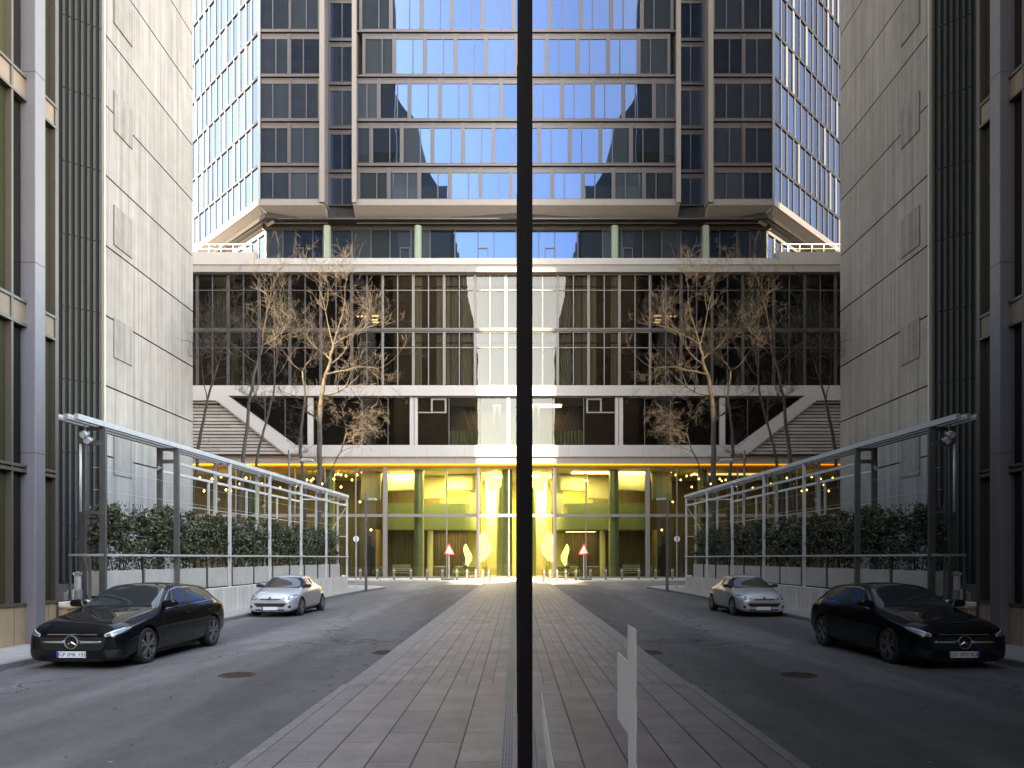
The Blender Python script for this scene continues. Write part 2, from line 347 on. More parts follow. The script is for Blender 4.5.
def obj_multi(name, pairs, parent=None, **k):
    """one mesh object out of several (builder, material) pairs"""
    m = MB(); idx = []
    for i, (b_, q) in enumerate(pairs): m.add(b_.v, b_.f); idx += [i] * len(b_.f)
    o = obj(name, m, [q for _, q in pairs], parent, **k)
    if len(o.data.polygons) == len(idx): o.data.polygons.foreach_set('material_index', idx)
    return o
def boxes(name, bl, mat, parent, **k):
    """one part per box"""
    for b_ in bl: obj(name, MB().box(*b_), mat, parent, **k)
def empty(name, loc, rz=0):
    o = bpy.data.objects.new(name, None); col.objects.link(o); o.location = loc; o.rotation_euler = (0, 0, rz); o.empty_display_size = .3
    ORG[o] = Vector(loc) if not rz else Vector((0, 0, 0)); return o
def tag(o, label=None, cat=None, group=None, kind=None):
    if label: o['label'] = label
    if cat: o['category'] = cat
    if group: o['group'] = group
    if kind: o['kind'] = kind
    return o
def struct(name, mb, mat, **k): return tag(obj(name, mb, mat, **k), kind='structure')
def copy_tree(o, parent=None):
    c = o.copy(); col.objects.link(c); c.parent = parent
    for ch in list(o.children): copy_tree(ch, c)
    return c

M['carblack'].node_tree.nodes['Principled BSDF'].inputs['Coat IOR'].default_value = 1.36
def WX(x, Y): return (x - VX) / F * Y
def WZ(y, Y): return EYE + (HZ - y) / F * Y

# ================================================================== GROUND
g = MB(); g.add([(-500, -500, -.03), (500, -500, -.03), (500, 500, -.03), (-500, 500, -.03)], [(0, 1, 2, 3)]); struct('ground', g, 'footway')
g = MB(); g.add([(-80, -100, 0), (40, -100, 0), (40, 90, 0), (-80, 90, 0)], [(0, 1, 2, 3)]); struct('road', g, 'asphalt')
# left footway with its rounded far end
out = [(-8.9, -100), (-8.9, 38), (-8.75, 42), (-8.45, 45), (-8.3, 47), (-8.5, 48.3), (-9.3, 49.6), (-11, 50.6), (-14, 51.2), (-45, 51.6)]
inn = [(-45, 48), (-14, 48), (-10.9, 40), (-10.9, -100)]
g = MB(); g.prism([(x - .16 if i < 6 else x, y - (.0 if i < 6 else .16)) for i, (x, y) in enumerate(out)] + inn, .0, .1); struct('pavement', g, 'footway')
g = MB()
for i in range(len(out) - 1):
    a, b = Vector((*out[i], 0)), Vector((*out[i + 1], 0)); d = (b - a).normalized(); n = Vector((-d.y, d.x, 0)) * .16
    g.add([a, b, b + n, a + n, a + Vector((0, 0, .104)), b + Vector((0, 0, .104)), b + n + Vector((0, 0, .104)), a + n + Vector((0, 0, .104))], [(0, 3, 2, 1), (4, 5, 6, 7), (0, 1, 5, 4), (2, 3, 7, 6)])
struct('kerb', g, 'kerb')
# right footway of dark stone slabs beside the glass front
g = MB(); g.box(-2.47, .03, -100, 11.1, 0, .05); g.box(-2.2, .03, 11.1, 57.5, 0, .05); struct('stone_pavement', g, 'slabs')
g = MB(); g.box(-2.60, -2.472, -100, 11.1, 0, .054); g.box(-2.55, -2.202, 11.102, 54, 0, .054); struct('stone_kerb', g, 'kerb')
# forecourt of the hotel
fc = [(-2.2, 53.0), (-2.6, 54.4), (-3.1, 56), (-4, 58), (-5.2, 59.5), (-7, 61), (-10, 62.2), (-15, 62.9), (-45, 63.2), (-45, 68.2), (30, 68.2), (30, 57.6), (-2.2, 57.6)]
g = MB(); g.prism(list(reversed(fc)) if False else fc[::-1][::-1], 0, .1); struct('forecourt', g, 'plaza')

# ================================================================== HOTEL
HF = 68.0
hotel = empty('hotel_building', (-20, 68, 0))
tag(hotel, 'glass hotel tower on a low podium closing the far end of the street', 'building')
XL, XR = -46.0, 22.0
def part(name, mb, mat, parent=hotel, **k): return obj(name, mb, mat, parent, **k)

# solid core pieces
part('wall', MB().box(XL, XR, 84, 85, .1, 29).box(XL - .4, XL, 68.2, 85, .1, 29).box(XR, XR + .4, 68.2, 85, .1, 29), 'soffit')
def joints(y, z0, z1, st, off=0):
    m = MB(); x = XL + .5 + off
    while x < XR: m.box(x, x + .015, y - .002, y, z0, z1); x += st
    return m
obj_multi('canopy_band', [(MB().box(XL, XR, 67.25, 84, 11.16, 12.22), 'hwhite'), (joints(67.25, 11.17, 12.21, 3.4), 'joint')], hotel)
obj_multi('canopy_fascia', [(MB().box(XL, XR, 67.45, 84, 10.52, 11.155), 'soffit'), (joints(67.45, 10.53, 11.15, 1.7, .8), 'joint')], hotel)
part('light_strip', MB().box(XL, XR, 67.40, 67.47, 10.42, 10.50), 'led')
part('floor_band', MB().box(XL, XR, 67.6, 84, 16.78, 17.72), 'hwhite')
part('shadow_gap', MB().box(XL, XR, 67.85, 67.99, 16.66, 16.775), 'taupe_dk')
obj_multi('roof_band', [(MB().box(XL, XR, 67.5, 84, 28.05, 29.0), 'soffit'), (joints(67.5, 28.06, 28.99, 3.4), 'joint')], hotel)
part('roof_edge', MB().box(XL, XR, 67.42, 84, 28.7, 29.28), 'hwhite')
part('roof_parapet', MB().box(XL, WX(258, 68), 67.7, 68.2, 29.283, 29.95), 'hwhite')
part('room_wall', MB().box(XL, XR, 72.5, 72.7, 12.23, 28.0), 'dark')

# window unit: local frame, x to the right, z up, front at y=0
def frame_mesh(w, h, split, lint, fl, fr, tb=.09, mid=None, dep=.16):
    m = MB()
    m.box(0, fl, -.02, dep, 0, h); m.box(w - fr, w, -.05, dep, 0, h)
    m.box(fl, w - fr, 0, dep, h - tb, h); m.box(fl, w - fr, 0, dep, 0, tb)
    if lint: m.box(fl, w - fr, .03, dep, h - tb - lint, h - tb)
    if split: m.box(split - .04, split + .04, -.04, dep, tb, h - tb - lint)
    if mid: m.box(fl, w - fr, .0, dep, mid, mid + .07)
    return m
def link(name, me, parent, loc, rz=0):
    o = bpy.data.objects.new(name, me); col.objects.link(o); o.parent = parent; o.location = loc; o.rotation_euler = (0, 0, rz); ORG[o] = Vector(loc); return o
CACHE = {}
def mesh_of(key, fn, mat):
    if key not in CACHE:
        mb = fn(); me = bpy.data.meshes.new(key if isinstance(key, str) else key[0]); me.from_pydata(mb.v, [], mb.f); me.update(); me.materials.append(M[mat]); CACHE[key] = me
    return CACHE[key]
def window(X, Y, Z, w, h, split=None, lint=.0, fl=.1, fr=.1, mid=None, frame='taupe', pane='pane_dk', rz=0, curtain=None, tilt=.003):
    kf = ('window', w, h, split, lint, fl, fr, mid, frame)
    f = link('window', mesh_of(kf, lambda: frame_mesh(w, h, split, lint, fl, fr, mid=mid), frame), hotel, Vector((X, Y, Z)) - ORG[hotel], rz)
    kp = ('pane', w, h, fl, fr, lint, pane)
    p = link('pane', mesh_of(kp, lambda: MB().add([(fl, .08, .08), (w - fr, .08, .08), (w - fr, .08, h - .08 - lint), (fl, .08, h - .08 - lint)], [(0, 1, 2, 3)]), pane), f, (0, 0, 0))
    if tilt: p.rotation_euler = (random.gauss(0, tilt), 0, random.gauss(0, tilt))
    if curtain:
        for (a, b, cm) in curtain:
            def cur():
                return MB().grid(lambda u, v: (a + (b - a) * u, .45 + .05 * math.sin(u * (b - a) * 34) + .02 * math.sin(u * 31), .05 + (h - .1) * v), max(8, int((b - a) * 40)), 1)
            link('curtain', mesh_of(('curtain', a, b, h, cm), cur, cm), p, (0, 0, 0))
    return f

# podium, two storeys
for fl_, (z0, z1) in enumerate(((17.74, 22.75), (23.0, 28.03))):
    for k in range(-1, 11):
        X = WX(197 + 30.87 * k, 68); w = 2.83
        h = z1 - z0
        cur = None
        if k >= 7: cur = [(.12, .75, 'curtain'), (2.1, 2.7, 'curtain')] if (k + fl_) % 3 else [(.12, 2.7, 'curtain')]
        if k >= 8: cur = [(.12, 1.3, 'curtain'), (1.55, 2.7, 'curtain')]
        if k in (1, 4) and fl_ == 0: cur = [(.15, .8, 'curtain_gn')]
        if k in (0, 2) and fl_ == 1: cur = [(1.4, 2.6, 'curtain_gn')]
        window(X, 68, z0, w, h, split=1.42, fl=.14, fr=.09, mid=h * .70, pane='pane_pod', curtain=cur, tilt=.0015, frame='podframe' if k >= 6 else 'taupe')
part('floor_slab', MB().box(XL, XR, 67.9, 72.5, 22.75, 23.0), 'taupe_dk')
part('room_partition', MB().box(*(WX(384, 68) - .1, WX(384, 68), 68.4, 72.5, 17.8, 28)).box(WX(290, 68), WX(290, 68) + .1, 68.4, 72.5, 17.8, 28).box(WX(450, 68), WX(450, 68) + .1, 68.4, 72.5, 17.8, 28), 'soffit')
ol = MB()
for (x, y, w) in ((357, 316, 2), (361, 316, 2), (365, 316, 2), (372, 315.5, 7), (372, 319.5, 6), (373, 322, 6)):
    ol.box(WX(x, 71), WX(x + w, 71), 70.9, 71, WZ(y + 1, 71), WZ(y, 71))
part('office_light', ol, 'office')
part('room_ceiling', MB().box(XL, XR, 68.3, 72.5, 27.0, 27.05).box(XL, XR, 68.3, 72.5, 21.8, 21.85), 'dark')

# level between the white bands
def lvl(x0, x1): return WX(x0, 68), WX(x1, 68)
zb, zt = 12.225, 16.655
for (x0, x1, nm) in ((229, 308, 0), (313.5, 362, 0), (362, 410, 0), (418, 449, 0), (449, 480, 1), (480, 507, 1), (510, 560, 1), (560, 620, 1)):
    a, b = lvl(x0, x1)
    p = part('pane', MB().add([(a, 68.05, zb), (b, 68.05, zb), (b, 68.05, zt), (a, 68.05, zt)], [(0, 1, 2, 3)]), 'pane_pod' if nm == 0 else 'pane_pod')
boxes('pier', [(lvl(a_, b_)[0], lvl(a_, b_)[1], 67.85, 68.3, zb, zt) for a_, b_ in ((410, 414), (414.6, 417.8), (308, 313.5), (507, 510))], 'hwhite', hotel)
boxes('mullion', [(lvl(x - .4, x + .4)[0], lvl(x - .4, x + .4)[1], 67.97, 68.1, zb, zt) for x in (362, 388, 449, 480, 265, 285)], 'taupe', hotel)
part('screen', MB().box(*lvl(229, 448.5), 68.7, 68.75, zb, zt), 'brownpanel')
vw = MB(); a, b = lvl(431, 446.5); vw.box(a, b, 67.9, 68.04, 15.25, 15.37).box(a, b, 67.9, 68.04, 16.45, 16.6).box(a, a + .16, 67.9, 68.04, 15.37, 16.45).box(b - .16, b, 67.9, 68.04, 15.37, 16.45)
vw.box(lvl(418, 431)[0], a, 67.93, 68.04, 15.25, 15.37)
part('vent_window', vw, 'tower_lt')
part('blind', MB().grid(lambda u, v: (lvl(449, 560)[0] + (lvl(449, 560)[1] - lvl(449, 560)[0]) * u, 69.2 + .06 * math.sin(u * 190), 12.3 + v * 1.55), 260, 1), 'curtain_gn')
part('room_column', MB().lathe([(.35, 12.3), (.35, 16.6)], (WX(497, 70.5), 70.5, 0), n=16), 'greencol')

# slanted white beam and louvred screen at the left
Yb = 67.2
def P2(x, y, Y=Yb): return (WX(x, Y), WZ(y, Y))
poly = [P2(150, 402), P2(218.7, 402), P2(287, 455), P2(303, 455), P2(303, 447.5), P2(298, 447), P2(229, 396.5), P2(150, 396.5)]
part('slanted_beam', MB().prism(poly, 66.5, 68.0, 'y'), 'hwhite')
part('slanted_trim', MB().prism([P2(219, 402.2, 66.6), P2(287, 455, 66.6), P2(285, 455, 66.6), P2(217.5, 402.2, 66.6)], 66.44, 66.62, 'y').prism([P2(150, 402.2, 66.6), P2(218.2, 402.2, 66.6), P2(218.2, 403.6, 66.6), P2(150, 403.6, 66.6)], 66.44, 66.6, 'y'), 'steel_dk')
lv = MB(); z = WZ(454, 66.8)
while z < WZ(404.5, 66.8):
    y = HZ - (z - EYE) * F / 66.8
    xr = 218 + (y - 402) * (67 / 52.0)
    # slightly uneven hand-laid slats, open joints in places
    x = WX(150, 66.8); end = WX(xr - 1.5, 66.8)
    while x < end:
        ln = random.choice((3.2, 4.1, 5.3)); e = min(end, x + ln); lv.box(x, e - .02, 66.75 + random.uniform(0, .03), 66.9, z, z + .215); x = e
    z += .3
o_ = part('louvre', lv, 'slat')
part('louvre_backing', MB().prism([P2(150, 456, 67.05), P2(288, 456, 67.05), P2(219, 402, 67.05), P2(150, 402, 67.05)], 67.0, 67.1, 'y'), 'ribback')
part('side_terrace_wall', MB().box(XL, lvl(229, 229)[0] + 2, 68.3, 68.5, zb, zt), 'taupe_dk')

# terrace level glazing, set back
TB = 70.0
xa = WX(266, TB)
tg = [266, 283, 296, 313, 323, 332, 352, 371, 390, 411, 430, 455, 478, 494, 516, 540, 570, 600]
for a, b in zip(tg[:-1], tg[1:]):
    A, B = WX(a, TB), WX(b, TB)
    p = part('pane', MB().add([(A, TB, 29.3), (B, TB, 29.3), (B, TB, 32.95), (A, TB, 32.95)], [(0, 1, 2, 3)]), 'pane_dk'); 
for a in tg: part('mullion', MB().box(WX(a, TB) - .05, WX(a, TB) + .05, TB - .08, TB + .1, 29.3, 32.95), 'taupe_dk')
for a, b in ((294, 304), (343, 352), (400, 410), (478, 488)):
    part('vent_window', MB().box(WX(a, TB), WX(b, TB), TB - .07, TB - .01, 31.2, 31.3).box(WX(a, TB), WX(a, TB) + .07, TB - .07, TB - .01, 29.3, 31.2).box(WX(b, TB) - .07, WX(b, TB), TB - .07, TB - .01, 29.3, 31.2), 'taupe_dk')
for x in (327, 418): part('terrace_column', MB().lathe([(.34, 29.3), (.34, 33)], (WX(x, 69.2), 69.3, 0), n=20), 'terrcol')
part('terrace_head', MB().box(xa - .3, XR - 2, TB - .15, TB + .4, 32.955, 33.35), 'taupe_dk')
# chamfered side of the terrace storey
d45 = Vector((-1, 1, 0)) * .70711
sc = Vector((xa, TB, 0))
ts = MB(); tp = MB()
for k in range(14):
    A = sc + d45 * (k * 1.5); B = sc + d45 * ((k + 1) * 1.5)
    tp.add([(B.x, B.y, 29.3), (A.x, A.y, 29.3), (A.x, A.y, 32.6), (B.x, B.y, 32.6)], [(0, 1, 2, 3)])
    ts.bar((A.x, A.y, 29.3), (A.x, A.y, 32.6), .14, .3)
ts.bar((sc.x, sc.y, 32.75), (sc.x + d45.x * 22, sc.y + d45.y * 22, 32.75), .3, .3)
part('side_pane', tp, 'pane_side'); part('side_mullion', ts, 'sidewhite')

# tower body
x0 = WX(259.4, 68); xr1 = WX(320.4, 68); xf1 = WX(325.4, 68); xf2 = WX(352.5, 68); xm = WX(357, 68)
lev = [34.87, 38.17, 42.27, 46.36, 50.46, 54.55, 58.65, 62.75, 66.85]
topz = 70.0
far = Vector((x0, 68, 0)) + d45 * 28
part('tower_core', MB().prism([(xf1 + .6, 69.4), (x0 + .35, 68.4), (far.x + .35, far.y + .35), (far.x + 20, far.y + 4), (XR, 88), (XR, 68.5), (1.0, 68.45), (xf2 - .2, 69.4)][::-1], 33.4, topz), 'ribback')
def bottom_band(xs, xe, Yf=67.9):
    return MB().prism([(Yf, 34.3), (Yf + 1.5, 33.3), (Yf + 1.5, 34.86), (Yf, 34.86)], xs, xe, 'x')
part('tower_base', bottom_band(x0, xf1 - .1), 'soffit'); part('tower_base', bottom_band(xm - .35, XR), 'soffit')
part('tower_base_edge', MB().box(x0, xf1 - .3, 67.87, 67.897, 34.32, 34.86).box(xm - .35, XR, 67.87, 67.897, 34.32, 34.86), 'tower_lt')
a = Vector((x0, 67.9, 0)); b = a + d45 * 28; nn = Vector((.70711, .70711, 0)) * 1.5
part('side_base', MB().add([(a.x, a.y, 34.3), (b.x, b.y, 34.3), (b.x + nn.x, b.y + nn.y, 33.2), (a.x + nn.x, a.y + nn.y, 33.2), (a.x, a.y, 34.9), (b.x, b.y, 34.9), (b.x + nn.x, b.y + nn.y, 34.9), (a.x + nn.x, a.y + nn.y, 34.9)],
     [(0, 3, 2, 1), (4, 5, 6, 7), (0, 1, 5, 4), (1, 2, 6, 5), (2, 3, 7, 6), (3, 0, 4, 7)][::1]), 'soffit')
part('side_base_edge', MB().bar((a.x - .02, a.y - .02, 34.6), (b.x - .02, b.y - .02, 34.6), .1, .62), 'sidewhite')
part('soffit', MB().prism([(x0 + .5, 68.6), (far.x, far.y), (far.x + 10, 88), (XR, 88), (XR, 68.6)][::-1], 33.36, 33.5), 'taupe_dk')
part('fin', MB().box(xr1, xf1, 67.62, 69.6, 34.5, topz), 'tower_lt'); part('fin', MB().box(xf2, xm, 67.7, 69.6, 34.5, topz), 'tower_lt')
for i in range(6):
    z0, z1 = lev[i], lev[i + 1]; h = z1 - z0 - .36; zz = z0 + .02
    part('floor_edge', MB().box(x0, xr1, 67.93, 68.3, z1 - .2, z1 - .03).box(xf1 + .02, xf2 - .02, 69.1, 69.4, z1 - .2, z1 - .03).box(xm, XR, 67.93, 68.3, z1 - .2, z1 - .03), 'taupe')
    W = (xr1 - x0) / 2
    for k in range(2):
        flip = (i + k) % 2
        window(x0 + W * k, 68, zz, W, h, split=W * (.54 if flip else .44), lint=.38, fl=.1, fr=.22 if flip else .1)
    window(xf1 + .02, 69.15, zz, xf2 - xf1 - .04, h, split=(xf2 - xf1) * .5, lint=.3, fl=.15, fr=.08, frame='taupe')
    p = 2.81; off = (0, 1.2, 1.9, .5, .2, .9)[i] - 2.81
    X = xm + off
    while X < 2.2:
        a_ = max(X, xm + .005); w = round(X + p - a_, 3)
        if w > .6:
            spl = round(w - (.85 + .15), 3)
            window(a_, 68, zz, w, h, split=spl if spl > .55 else None, lint=.38, fl=.27 if w > 2.5 else .08, fr=.07)
        X += p
# the rest of the front, hidden behind the glass block from the street
rp = MB(); rm = MB()
for i in range(6):
    for k in range(7):
        X = 4.2 + k * 2.81
        rp.add([(X, 68.08, lev[i]), (X + 2.4, 68.08, lev[i]), (X + 2.4, 68.08, lev[i + 1] - .3), (X, 68.08, lev[i + 1] - .3)], [(0, 1, 2, 3)]); rm.box(X - .41, X, 67.98, 68.3, lev[i], lev[i + 1] - .3)
for k in range(8):
    X = 2.6 + k * 2.6; rp.add([(X, 68.08, 17.8), (X + 2.5, 68.08, 17.8), (X + 2.5, 68.08, 28), (X, 68.08, 28)], [(0, 1, 2, 3)]); rm.box(X - .1, X, 67.98, 68.3, 17.8, 28)
    rp.add([(X, 68.08, 12.3), (X + 2.5, 68.08, 12.3), (X + 2.5, 68.08, 16.6), (X, 68.08, 16.6)], [(0, 1, 2, 3)])
tag(part('glazing', rp, 'pane_dk'), kind='stuff'); tag(part('glazing_bar', rm, 'taupe'), kind='stuff')
# chamfered side of the tower
sp = MB(); sw = MB(); sd = MB(); se = MB()
cs = Vector((x0, 68, 0)); nrm = Vector((-1, -1, 0)) * .70711
for i in range(8):
    z0, z1 = lev[i], lev[i + 1]
    u = 0.0
    while u < 27:
        w = random.choice((1.15, 1.45, 1.45)); A = cs + d45 * u; B = cs + d45 * (u + w)
        ta, tb_ = random.gauss(0, .006), random.gauss(0, .006)
        sp.add([(B.x + ta, B.y + ta, z0), (A.x, A.y, z0), (A.x + tb_, A.y + tb_, z1 - .3), (B.x, B.y, z1 - .3)], [(0, 1, 2, 3)])
        q = A + nrm * .06; r_ = random.random(); (sw if r_ < .38 else sd).bar((q.x, q.y, z0), (q.x, q.y, z1 - .3), .34 if r_ < .22 else .09, .07, up=(1, 1, 0)); u += w
    A = cs + nrm * .05; B = A + d45 * 28
    se.bar((A.x, A.y, z1 - .13), (B.x, B.y, z1 - .15), .1, .26)
tag(part('side_pane', sp, 'pane_side'), kind='stuff'); tag(part('side_fin', sw, 'sidewhite'), kind='stuff'); tag(part('side_mullion', sd, 'mauve'), kind='stuff'); part('side_floor_edge', se, 'taupe_dk')
part('corner_post', MB().box(x0 - .12, x0 + .1, 67.88, 68.1, 34.9, topz), 'sidewhite')
part('tower_roof', MB().box(x0 - 1, XR, 68.5, 88, topz, topz + .5), 'soffit')

# terrace handrail
hr = MB(); Yr = 67.95
for x in (185, 197, 209, 221, 233, 245, 256): hr.bar((WX(x, Yr), Yr, 29.95), (WX(x, Yr), Yr, 30.75), .05)
hr.bar((WX(150, Yr), Yr, 30.75), (WX(258, Yr), Yr, 30.75), .06); hr.bar((WX(150, Yr), Yr, 30.35), (WX(258, Yr), Yr, 30.35), .03)
part('handrail', hr, 'steel')

# ---------------- lobby
part('lobby_floor', MB().box(XL, XR, 68.2, 84, .05, .12), 'floor_in')
part('lobby_ceiling', MB().box(XL, XR, 68.1, 84, 10.2, 10.5), 'cream')
part('lobby_wall', MB().box(WX(388, 82), XR, 82, 82.2, .12, 10.2), 'yellow')
part('lobby_wall', MB().box(XL, WX(388, 82), 79, 79.2, .12, 10.2), 'wood')
mp = [190, 217, 236, 265, 295, 325, 355.8, 385.3, 446.7, 478, 509, 516 + (516 - 478), 585, 650]
for a, b in zip(mp[:-1], mp[1:]):
    A, B = WX(a, 68), WX(b, 68)
    part('lobby_pane', MB().add([(A, 68.02, .12), (B, 68.02, .12), (B, 68.02, 10.4), (A, 68.02, 10.4)], [(0, 1, 2, 3)]), 'pane_lob')
lm = MB()
for a in mp:
    w = {385.3: .2, 478: .15}.get(a, .05); X = WX(a, 68); lm.box(X - w, X + w, 67.86 if w > .1 else 67.95, 68.18, .1, 10.4)
lm.box(XL, XR, 67.9, 68.15, WZ(517, 68), WZ(514, 68)); lm.box(XL, XR, 67.95, 68.1, .1, .24)
part('lobby_mullion', lm, 'tower_lt')
def cyl(x, Y, r, z0, z1, mat, nm='column'): return part(nm, MB().lathe([(r, z0), (r, z1)], (WX(x, Y), Y, 0), n=24), mat, smooth=True)
cyl(419, 69.6, .47, .12, 10.2, 'greencol'); cyl(507, 69.8, .5, .12, 10.2, 'greencol'); cyl(430, 74, .3, .12, 4.7, 'cream'); cyl(500, 73.5, .35, .12, 10.2, 'olive')
cyl(330, 69.6, .47, .12, 10.2, 'greencol'); cyl(255, 69.6, .47, .12, 10.2, 'greencol')
# mezzanine with rounded end
mz = [(WX(384, 73), 82), (WX(384, 73), 73)] + [(WX(462, 73) + 1.4 * math.sin(t), 74.4 - 1.4 * math.cos(t)) for t in [k * math.pi / 16 for k in range(9)]] + [(WX(462, 73) + 1.4, 82)]
part('mezzanine', MB().prism(mz[::-1][::-1], 4.75, 7.35), 'olive')
part('slatted_wall', MB().box(WX(386, 76.5), WX(468, 76.5), 76.5, 76.6, .12, 4.75), 'wood')
part('slatted_wall', MB().box(WX(386, 79.5), WX(440, 79.5), 79.5, 79.6, 7.35, 10.2), 'wood')
bx = MB()
for k in range(28):
    X = WX(386, 76.3) + k * .3; bx.box(X, X + .09, 76.3, 76.5, .12, 4.7)
part('timber_batten', bx, 'wood')
part('lobby_door', MB().box(WX(368, 76), WX(386, 76), 76, 76.1, .12, 3.1), 'taupe_dk')
part('lobby_side_wall', MB().box(WX(386, 76) - .1, WX(386, 76), 70.5, 79, .12, 4.7), 'wood')
part('kiosk', MB().box(WX(340, 73), WX(367, 73), 73, 75, .12, 4.2), 'wood')
# big curved cream vault pieces below the ceiling
def vault(xa_, xb_, y0, y1, Y, mat='cream', nm='curved_panel', dep=1.2, em=None):
    A, B, Z0, Z1 = WX(xa_, Y), WX(xb_, Y), WZ(y0, Y), WZ(y1, Y)
    def fn(u, v): return (A + (B - A) * u, Y - dep * math.sin(v * math.pi / 2) * (.4 + .6 * u), Z1 + (Z0 - Z1) * v ** (.7 + .5 * u))
    o = part(nm, MB().grid(fn, 14, 14), mat, smooth=True); s = o.modifiers.new('s', 'SOLIDIFY'); s.thickness = .06; return o
vault(388, 416, 492, 470, 72.0); vault(424, 446, 500, 470, 74.5); vault(448, 474, 492, 469, 73)
vault(362, 383, 501, 470, 71.0); vault(470, 482, 516, 470, 72.5)
vault(486, 498, 575, 470, 75, 'cream')

# glowing leaf-shaped lamps: things of their own
def leaf_lamp(x, y0, y1, wpx, Y, lab, lean=0.0, hang=True):
    X = WX(x, Y); Z0 = WZ(y1, Y); Z1 = WZ(y0, Y); w = wpx / F * Y / 2
    r = empty('leaf_lamp', (X, Y, Z0 if not hang else Z1)); tag(r, lab, 'lamp', 'glowing leaf lamps in the lobby')
    def fn(u, v):
        ww = w * math.sin(math.pi * min(1, max(0, .04 + v * .94))) ** .7; a = (u - .5) * 2
        return (X + a * ww * (1 + .35 * a * math.sin(v * 5)) + lean * (v - .5) + .3 * w * math.sin(v * 3.1 + .6), Y + .35 * a * a * w - .1, Z0 + (Z1 - Z0) * v)
    o = obj('lamp_shade', MB().grid(fn, 8, 16), 'lampglow', r, smooth=True); s = o.modifiers.new('s', 'SOLIDIFY'); s.thickness = .04
    if hang: obj('cable', MB().tube([(X + lean * .5, Y - .1, Z1 - .1), (X + lean * .5, Y - .1, 10.2)], .012, 5), 'steel_bk', r)
    else: obj('base', MB().lathe([(0, .12), (.3, .12), (.3, .16), (.03, .2), (.03, Z0 + .2)], (X, Y - .1, 0), n=16), 'steel_bk', r)
leaf_lamp(490, 471, 492, 15, 71.2, 'widest glowing leaf lamp, high under the lobby ceiling left of the far column')
leaf_lamp(483, 531, 562, 12, 70.6, 'tall white glowing leaf lamp standing low at the right end of the lobby', .5, False)
leaf_lamp(466.5, 544, 566, 7, 71.5, 'smallest pale yellow leaf lamp standing by the slatted lobby wall', 0, False)
def area(nm, x, Y, z, sx, sy, e, c=(1, .86, .55)):
    l = bpy.data.lights.new(nm, 'AREA'); l.shape = 'RECTANGLE'; l.size = sx; l.size_y = sy; l.energy = e; l.color = c
    o = bpy.data.objects.new(nm, l); col.objects.link(o); o.location = Vector((x, Y, z)) - ORG[hotel]; o.parent = hotel; return o
for (x, Y, e, sx) in ((489, 74, 520, 3), (440, 70.6, 60, 4), (400, 71, 25, 3), (455, 78, 110, 5), (300, 72, 14, 8)):
    area('ceiling_lamp', WX(x, Y), Y, 10.1, sx, 2, e)
area('ceiling_lamp', WX(452, 75), 75, 4.6, 3, 1.5, 10)
area('ceiling_lamp', WX(492, 70), 70.8, 16.5, 4, 1.5, 60)

# festoon of small warm bulbs behind the left glass
fest = empty('string_lights', (WX(280, 70), 70, 8)); tag(fest, 'string of small warm bulbs hanging inside the left part of the lobby', 'string lights')
bl = [(200, 478), (206, 481), (209, 485), (212, 479), (217, 483), (215, 488), (226, 490), (231, 491), (252, 482), (262, 484), (280, 488), (286, 481), (307, 480), (311, 481), (313, 479), (318, 476), (335, 475), (338, 474), (341, 475), (334, 479), (346, 476), (352, 480), (357, 475), (341, 487), (360, 502), (371, 530), (362, 472), (367, 476), (322, 484), (328, 478), (296, 486), (272, 478), (240, 484), (246, 478), (221, 477), (204, 491)]
for i, (x, y) in enumerate(bl):
    Y = 70 + random.uniform(-.8, 2.5); X = WX(x, Y); Z = WZ(y, Y)
    b_ = obj('bulb', MB().lathe([(0, -.09), (.06, -.06), (.085, 0), (.06, .06), (.02, .1)], (X, Y, Z), n=10), 'bulb', fest, smooth=True)
    obj('cable', MB().tube([(X, Y, Z + .09), (X, Y, 10.2)], .01, 4), 'steel_bk', b_)

# bench rack inside the lobby window
bn = empty('slatted_bench', (WX(401, 69.2), 69.2, .12)); tag(bn, 'pale slatted bench seen through the lobby glass left of the green column', 'bench')
A, B = WX(392, 69.2), WX(410, 69.2)
sb = MB()
for k in range(5): sb.box(A, B, 69 + k * .1, 69.07 + k * .1, .55, .6)
obj('seat', sb, 'frame_lt', bn)
sb = MB()
for k in range(4): sb.box(A, B, 69.52, 69.56, .75 + k * .16, .85 + k * .16)
obj('backrest', sb, 'frame_lt', bn)
for X in (A + .1, B - .16): obj('leg', MB().box(X, X + .06, 69.05, 69.5, .12, .55).box(X, X + .06, 69.56, 69.6, .12, 1.4), 'steel_dk', bn)

# ================================================================== GREY CONCRETE BUILDING
cx, cy = -19.3, 34.6; ey = 44.2; top = 36.5
gb = empty('concrete_building', (-24, 39, 0)); tag(gb, 'windowless pale grey concrete panel building with a dark ribbed end', 'building')
rb = Vector((-.77, -.64, 0)).normalized(); re_ = Vector((cx, cy, 0)) + rb * 16
obj('core', MB().prism([(cx - .12, cy + .05), (cx - .12, ey), (-45, ey), (-45, re_.y + 2), (re_.x, re_.y + .15)][::-1][::-1], 0, top - .1), 'joint', gb)
P = 3.3; zj = WZ(384.6, 34.6) % P
pn = MB(); z = zj - P
while z < top:
    z0 = max(0.0, z + .04); z1 = min(top, z + P - .04)
    if z1 > z0 + .1:
        for (a, b) in ((cy, 37.45), (37.47, ey)):
            pn.box(cx - .12, cx + random.uniform(-.002, .002), a, b, z0, z1)
    z += P
obj('wall_panel', pn, 'concrete', gb)
nc = MB()
for y in (15, 120, 232, 342, 457):
    zc = WZ(y, 36.25); obj('relief_panel', MB().box(cx + .004, cx + .07, 35.45, 37.15, zc - .95, zc + .95), 'concrete2', gb)
